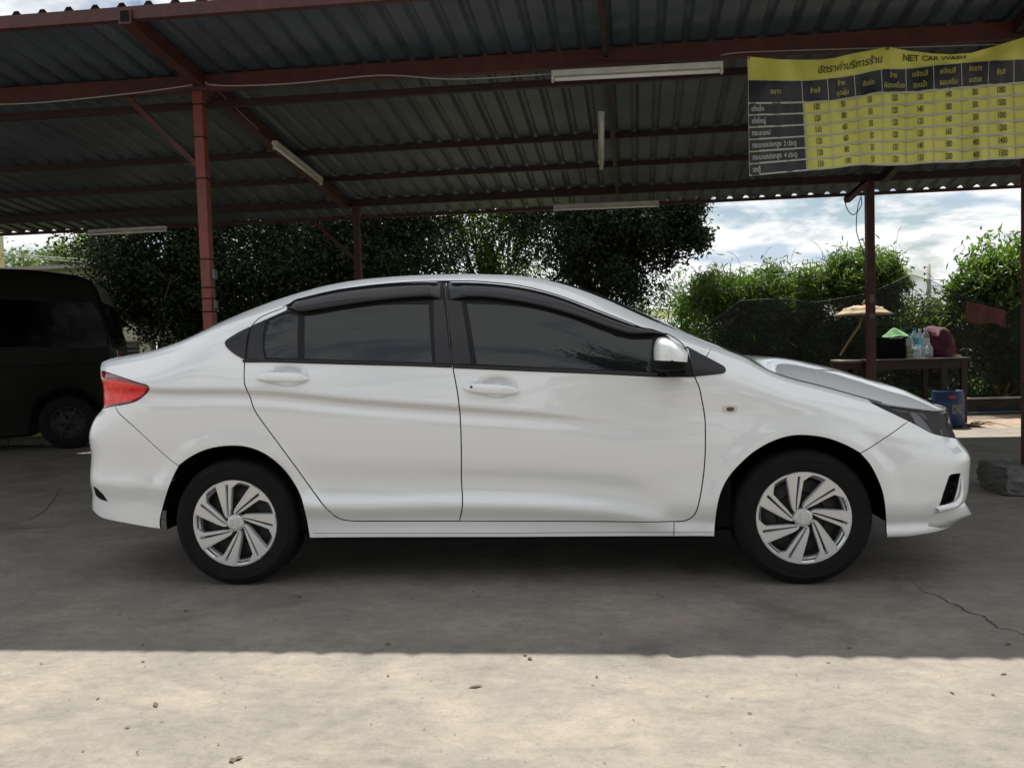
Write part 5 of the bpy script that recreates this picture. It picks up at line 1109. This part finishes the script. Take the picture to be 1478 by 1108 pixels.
# building behind the left tree
M_wallb=mat('cream_render',(.44,.41,.32),c2=(.35,.33,.26),vscale=1.5,rough=.9); M_loc=mat('louvre_glass',(.03,.035,.035),rough=.3)
bd=thing('cream_building','low cream rendered building with louvred windows glimpsed behind the left tree','building',(-8,14.5,0))
MB().box((-9,14.7,2.45),(12,.2,1.9)).box((-9,14.7,.45),(12,.2,.9)).box((-13.6,14.7,1.2),(2.8,.2,.62)).build('wall',M_wallb,bd)
wx=[-12.2+i*1.42 for i in range(7)]
for i,X in enumerate(wx):
    MB().box((X,14.55,1.45),(.30,.26,2.9),None,.01).build('pillar',M_lconc,bd)
    if i<6:
        w=MB().box((X+.71,14.74,1.2),(1.12,.03,.62)).build('window',M_loc,bd)
        for k in range(6): 
            mb=MB(); mb.box((0,0,0),(1.10,.05,.012),Matrix.Rotation(R(35),3,'X')); mb.v=[(a+X+.71,b_+14.70,c+.95+k*.10) for a,b_,c in mb.v]; mb.build('louvre',M_lconc if k==5 else M_loc,w)
MB().box((-9,14.5,3.42),(12.6,.9,.09)).build('roof',mat('fibre_cement_roof',(.26,.25,.23),rough=.9,var=.1),bd)
MB().box((-9,14.5,1.56),(12.,.3,.05)).build('lintel',M_lconc,bd)
# hills
v=[];n=120
for i in range(n):
    X=-700+1500*i/(n-1); h=14+11*math.sin(i*.13+1.)+6*math.sin(i*.37)+3*math.sin(i*.9)+2*random.random()
    v+=[(X,620,-1),(X,640,max(4,h)),(X,900,-1)]
f=[(3*i,3*i+3,3*i+4,3*i+1) for i in range(n-1)]+[(3*i+1,3*i+4,3*i+5,3*i+2) for i in range(n-1)]
o=mk('hills',v,f,mat('hazy_forest_hill',(.13,.17,.16),c2=(.10,.135,.12),vscale=.02,rough=1.),None,True); o['kind']='structure'
# grass verge beyond the left kerb
rg=np.random.default_rng(50); n=26000; gx=rg.uniform(-13,-1,n); gy=5.5+rg.random(n)**1.3*3.2; gh=rg.uniform(.03,.12,n); ga=rg.uniform(0,6.28,n); ln=rg.normal(0,.03,(n,2))
V=np.stack([np.stack([gx-.006*np.cos(ga),gy-.006*np.sin(ga),0*gx],1),np.stack([gx+.006*np.cos(ga),gy+.006*np.sin(ga),0*gx],1),np.stack([gx+ln[:,0],gy+ln[:,1],gh],1)],1).reshape(-1,3)
o=mk('grass',V,np.arange(3*n).reshape(-1,3),leafmat('grass_blade',(.14,.19,.04),(.09,.13,.03),tr=.3)); o['kind']='stuff'; o['label']='short sunlit grass on the verge beyond the left kerb'; o['category']='grass'
# =================== dark van ===================
a_=R(25); VP=atz(100,648)+np.array([0,.0,0]); ex=np.array([math.cos(a_),math.sin(a_),0.]); en=np.array([math.sin(a_),-math.cos(a_),0.])  # ex: to the tail, en: towards camera
van=thing('parked_van','dark green-black passenger van parked tail-right behind the sedan boot','van',tuple(VP),rz=a_)
def vp(u,v,off=0.):
    """photo point on the van's near side -> local (x,z)"""
    d=CF+(u-739)/FPX*CR-(v-554)/FPX*CU; k=np.dot(VP+en*off-CAM,en)/np.dot(d,en); p=CAM+d*k-VP; return (float(np.dot(p,ex)),float(p[2]))
M_van=mat('dark_green_van_paint',(.005,.0075,.004),rough=.45,spec=.18); M_vg=mat('van_dark_glass',(.0015,.002,.002),rough=.05,spec=.10)
tail=[vp(112,397),vp(122,401),vp(131,414),vp(140,435),vp(149,462),vp(157,490),vp(163,522)]
zr=vp(0,384)[1]; zt2=tail[0][1]
xe=tail[-1][0]
prof=[(-3.75,.30),(-3.85,.62),(-3.75,.95),(-3.35,1.12),(-2.55,zr-.35),(-2.1,zr-.05),(-1.5,zr)]+[vp(40,388),vp(80,392.5)]+tail+[(xe+.04,.85),(xe+.08,.72),(xe+.08,.36),(xe-.02,.31),(.38,.31)]
# wheel arch cut-outs in the outline
for k in range(11): t=math.pi*k/10; prof.append((.0+.40*math.cos(t),.33+.40*math.sin(t)) )
bb_=[vp(66,629)[1],vp(0,640)[1]]; prof+=[(-.42,bb_[0]),(-2.5,bb_[0]-.01)]
for k in range(9): t=math.pi*k/8; prof.append((-2.9+.38*math.cos(t),.33+.38*math.sin(t)))
Wv=1.7; pl=np.array(prof); 
def vshell(name,poly,rings,m):
    p=np.array(poly); n=len(p); v=[];f=[]
    for y,ins in rings: q=inset(p,ins) if ins else p; v+=[(a,y,b_) for a,b_ in q]
    for i in range(len(rings)-1):
        for k in range(n): j=(k+1)%n; f.append((i*n+k,i*n+j,(i+1)*n+j,(i+1)*n+k))
    T=tri_cap(inset(p,rings[0][1]) if rings[0][1] else p)
    f+=T; f+=[tuple(x+(len(rings)-1)*n for x in t_[::-1]) for t_ in T]
    o=mk(name,v,f,m,van,True,local=True); o.data.set_sharp_from_angle(angle=R(28)); return o
sk=vshell('body',pl,[(.0,.05),(.012,.025),(.035,.008),(.07,0),(Wv-.07,0),(Wv-.035,.008),(Wv,.05)],M_van)
for yy,sg in((-.004,1),(Wv-.004,-1)):
    for nm,poly in(('side_window',[vp(-60,432),vp(10,432),vp(132,437),vp(141,448),vp(151,476),vp(155,499),vp(140,502),vp(-60,500)]),('front_side_window',[(-2.6,1.35),(-1.75,1.35),(-1.75,zr-.35),(-2.35,zr-.35)])):
        p=np.array(poly); n=len(p); b=MB(); b.prism([tuple(x) for x in p],yy,yy+.008); b.build(nm,M_vg,van,local=True)
MB().box((-.8,-.004,vp(40,528)[1]),(3.2,.012,.02)).build('side_moulding',M_dark,van,local=True)
MB().box((xe+.065,Wv/2,.55),(.06,Wv-.1,.16),None,.02).build('rear_bumper',M_dark,van,local=True)
for yy in(.16,Wv-.16): MB().box((xe+.045,yy,1.0),(.03,.16,.38),None,.01).build('tail_light',M_redd,van,local=True)
MB().box((xe-.08,Wv/2,1.55),(.02,Wv-.35,.55),Matrix.Rotation(R(-14),3,'Y')).build('rear_window',M_vg,van,local=True)
def vwheel(x,y,sg):
    w=MB().lathe([(.19,.0),(.20,.008),(.30,.012),(.325,-.01),(.33,-.05),(.33,-.17),(.30,-.2),(.1,-.2)],48,axis='y'); o=mk('wheel',w.v,w.f,M_tyre,van,True,local=True); o.location=(x,y,.33); 
    if sg<0: o.rotation_euler[2]=math.pi
    b=MB().lathe([(.195,-.004),(.19,.006),(.18,.0),(.175,-.04),(.05,-.04),(.05,.004),(0,.006)],40,axis='y')
    b.build('rim',M_steel,o,True,local=True)
    for k in range(6):
        a=k*math.pi/3; s_=MB().beam((.04*math.cos(a),-.004,.04*math.sin(a)),(.182*math.cos(a),-.002,.182*math.sin(a)),.02,.035,(0,1,0)).build('spoke',mat('dull_alloy',(.022,.022,.022),rough=.6,metal=.2),o,local=True)
for x in(0,-2.9): vwheel(x,.03,1); vwheel(x,Wv-.03,-1)
MB().box((-1.45,Wv/2,.55),(1.9,Wv-.2,.36)).box((0,Wv/2,.72),(.98,Wv-.5,.5)).box((-2.9,Wv/2,.72),(.9,Wv-.5,.5)).build('underbody',M_dark,van,local=True)
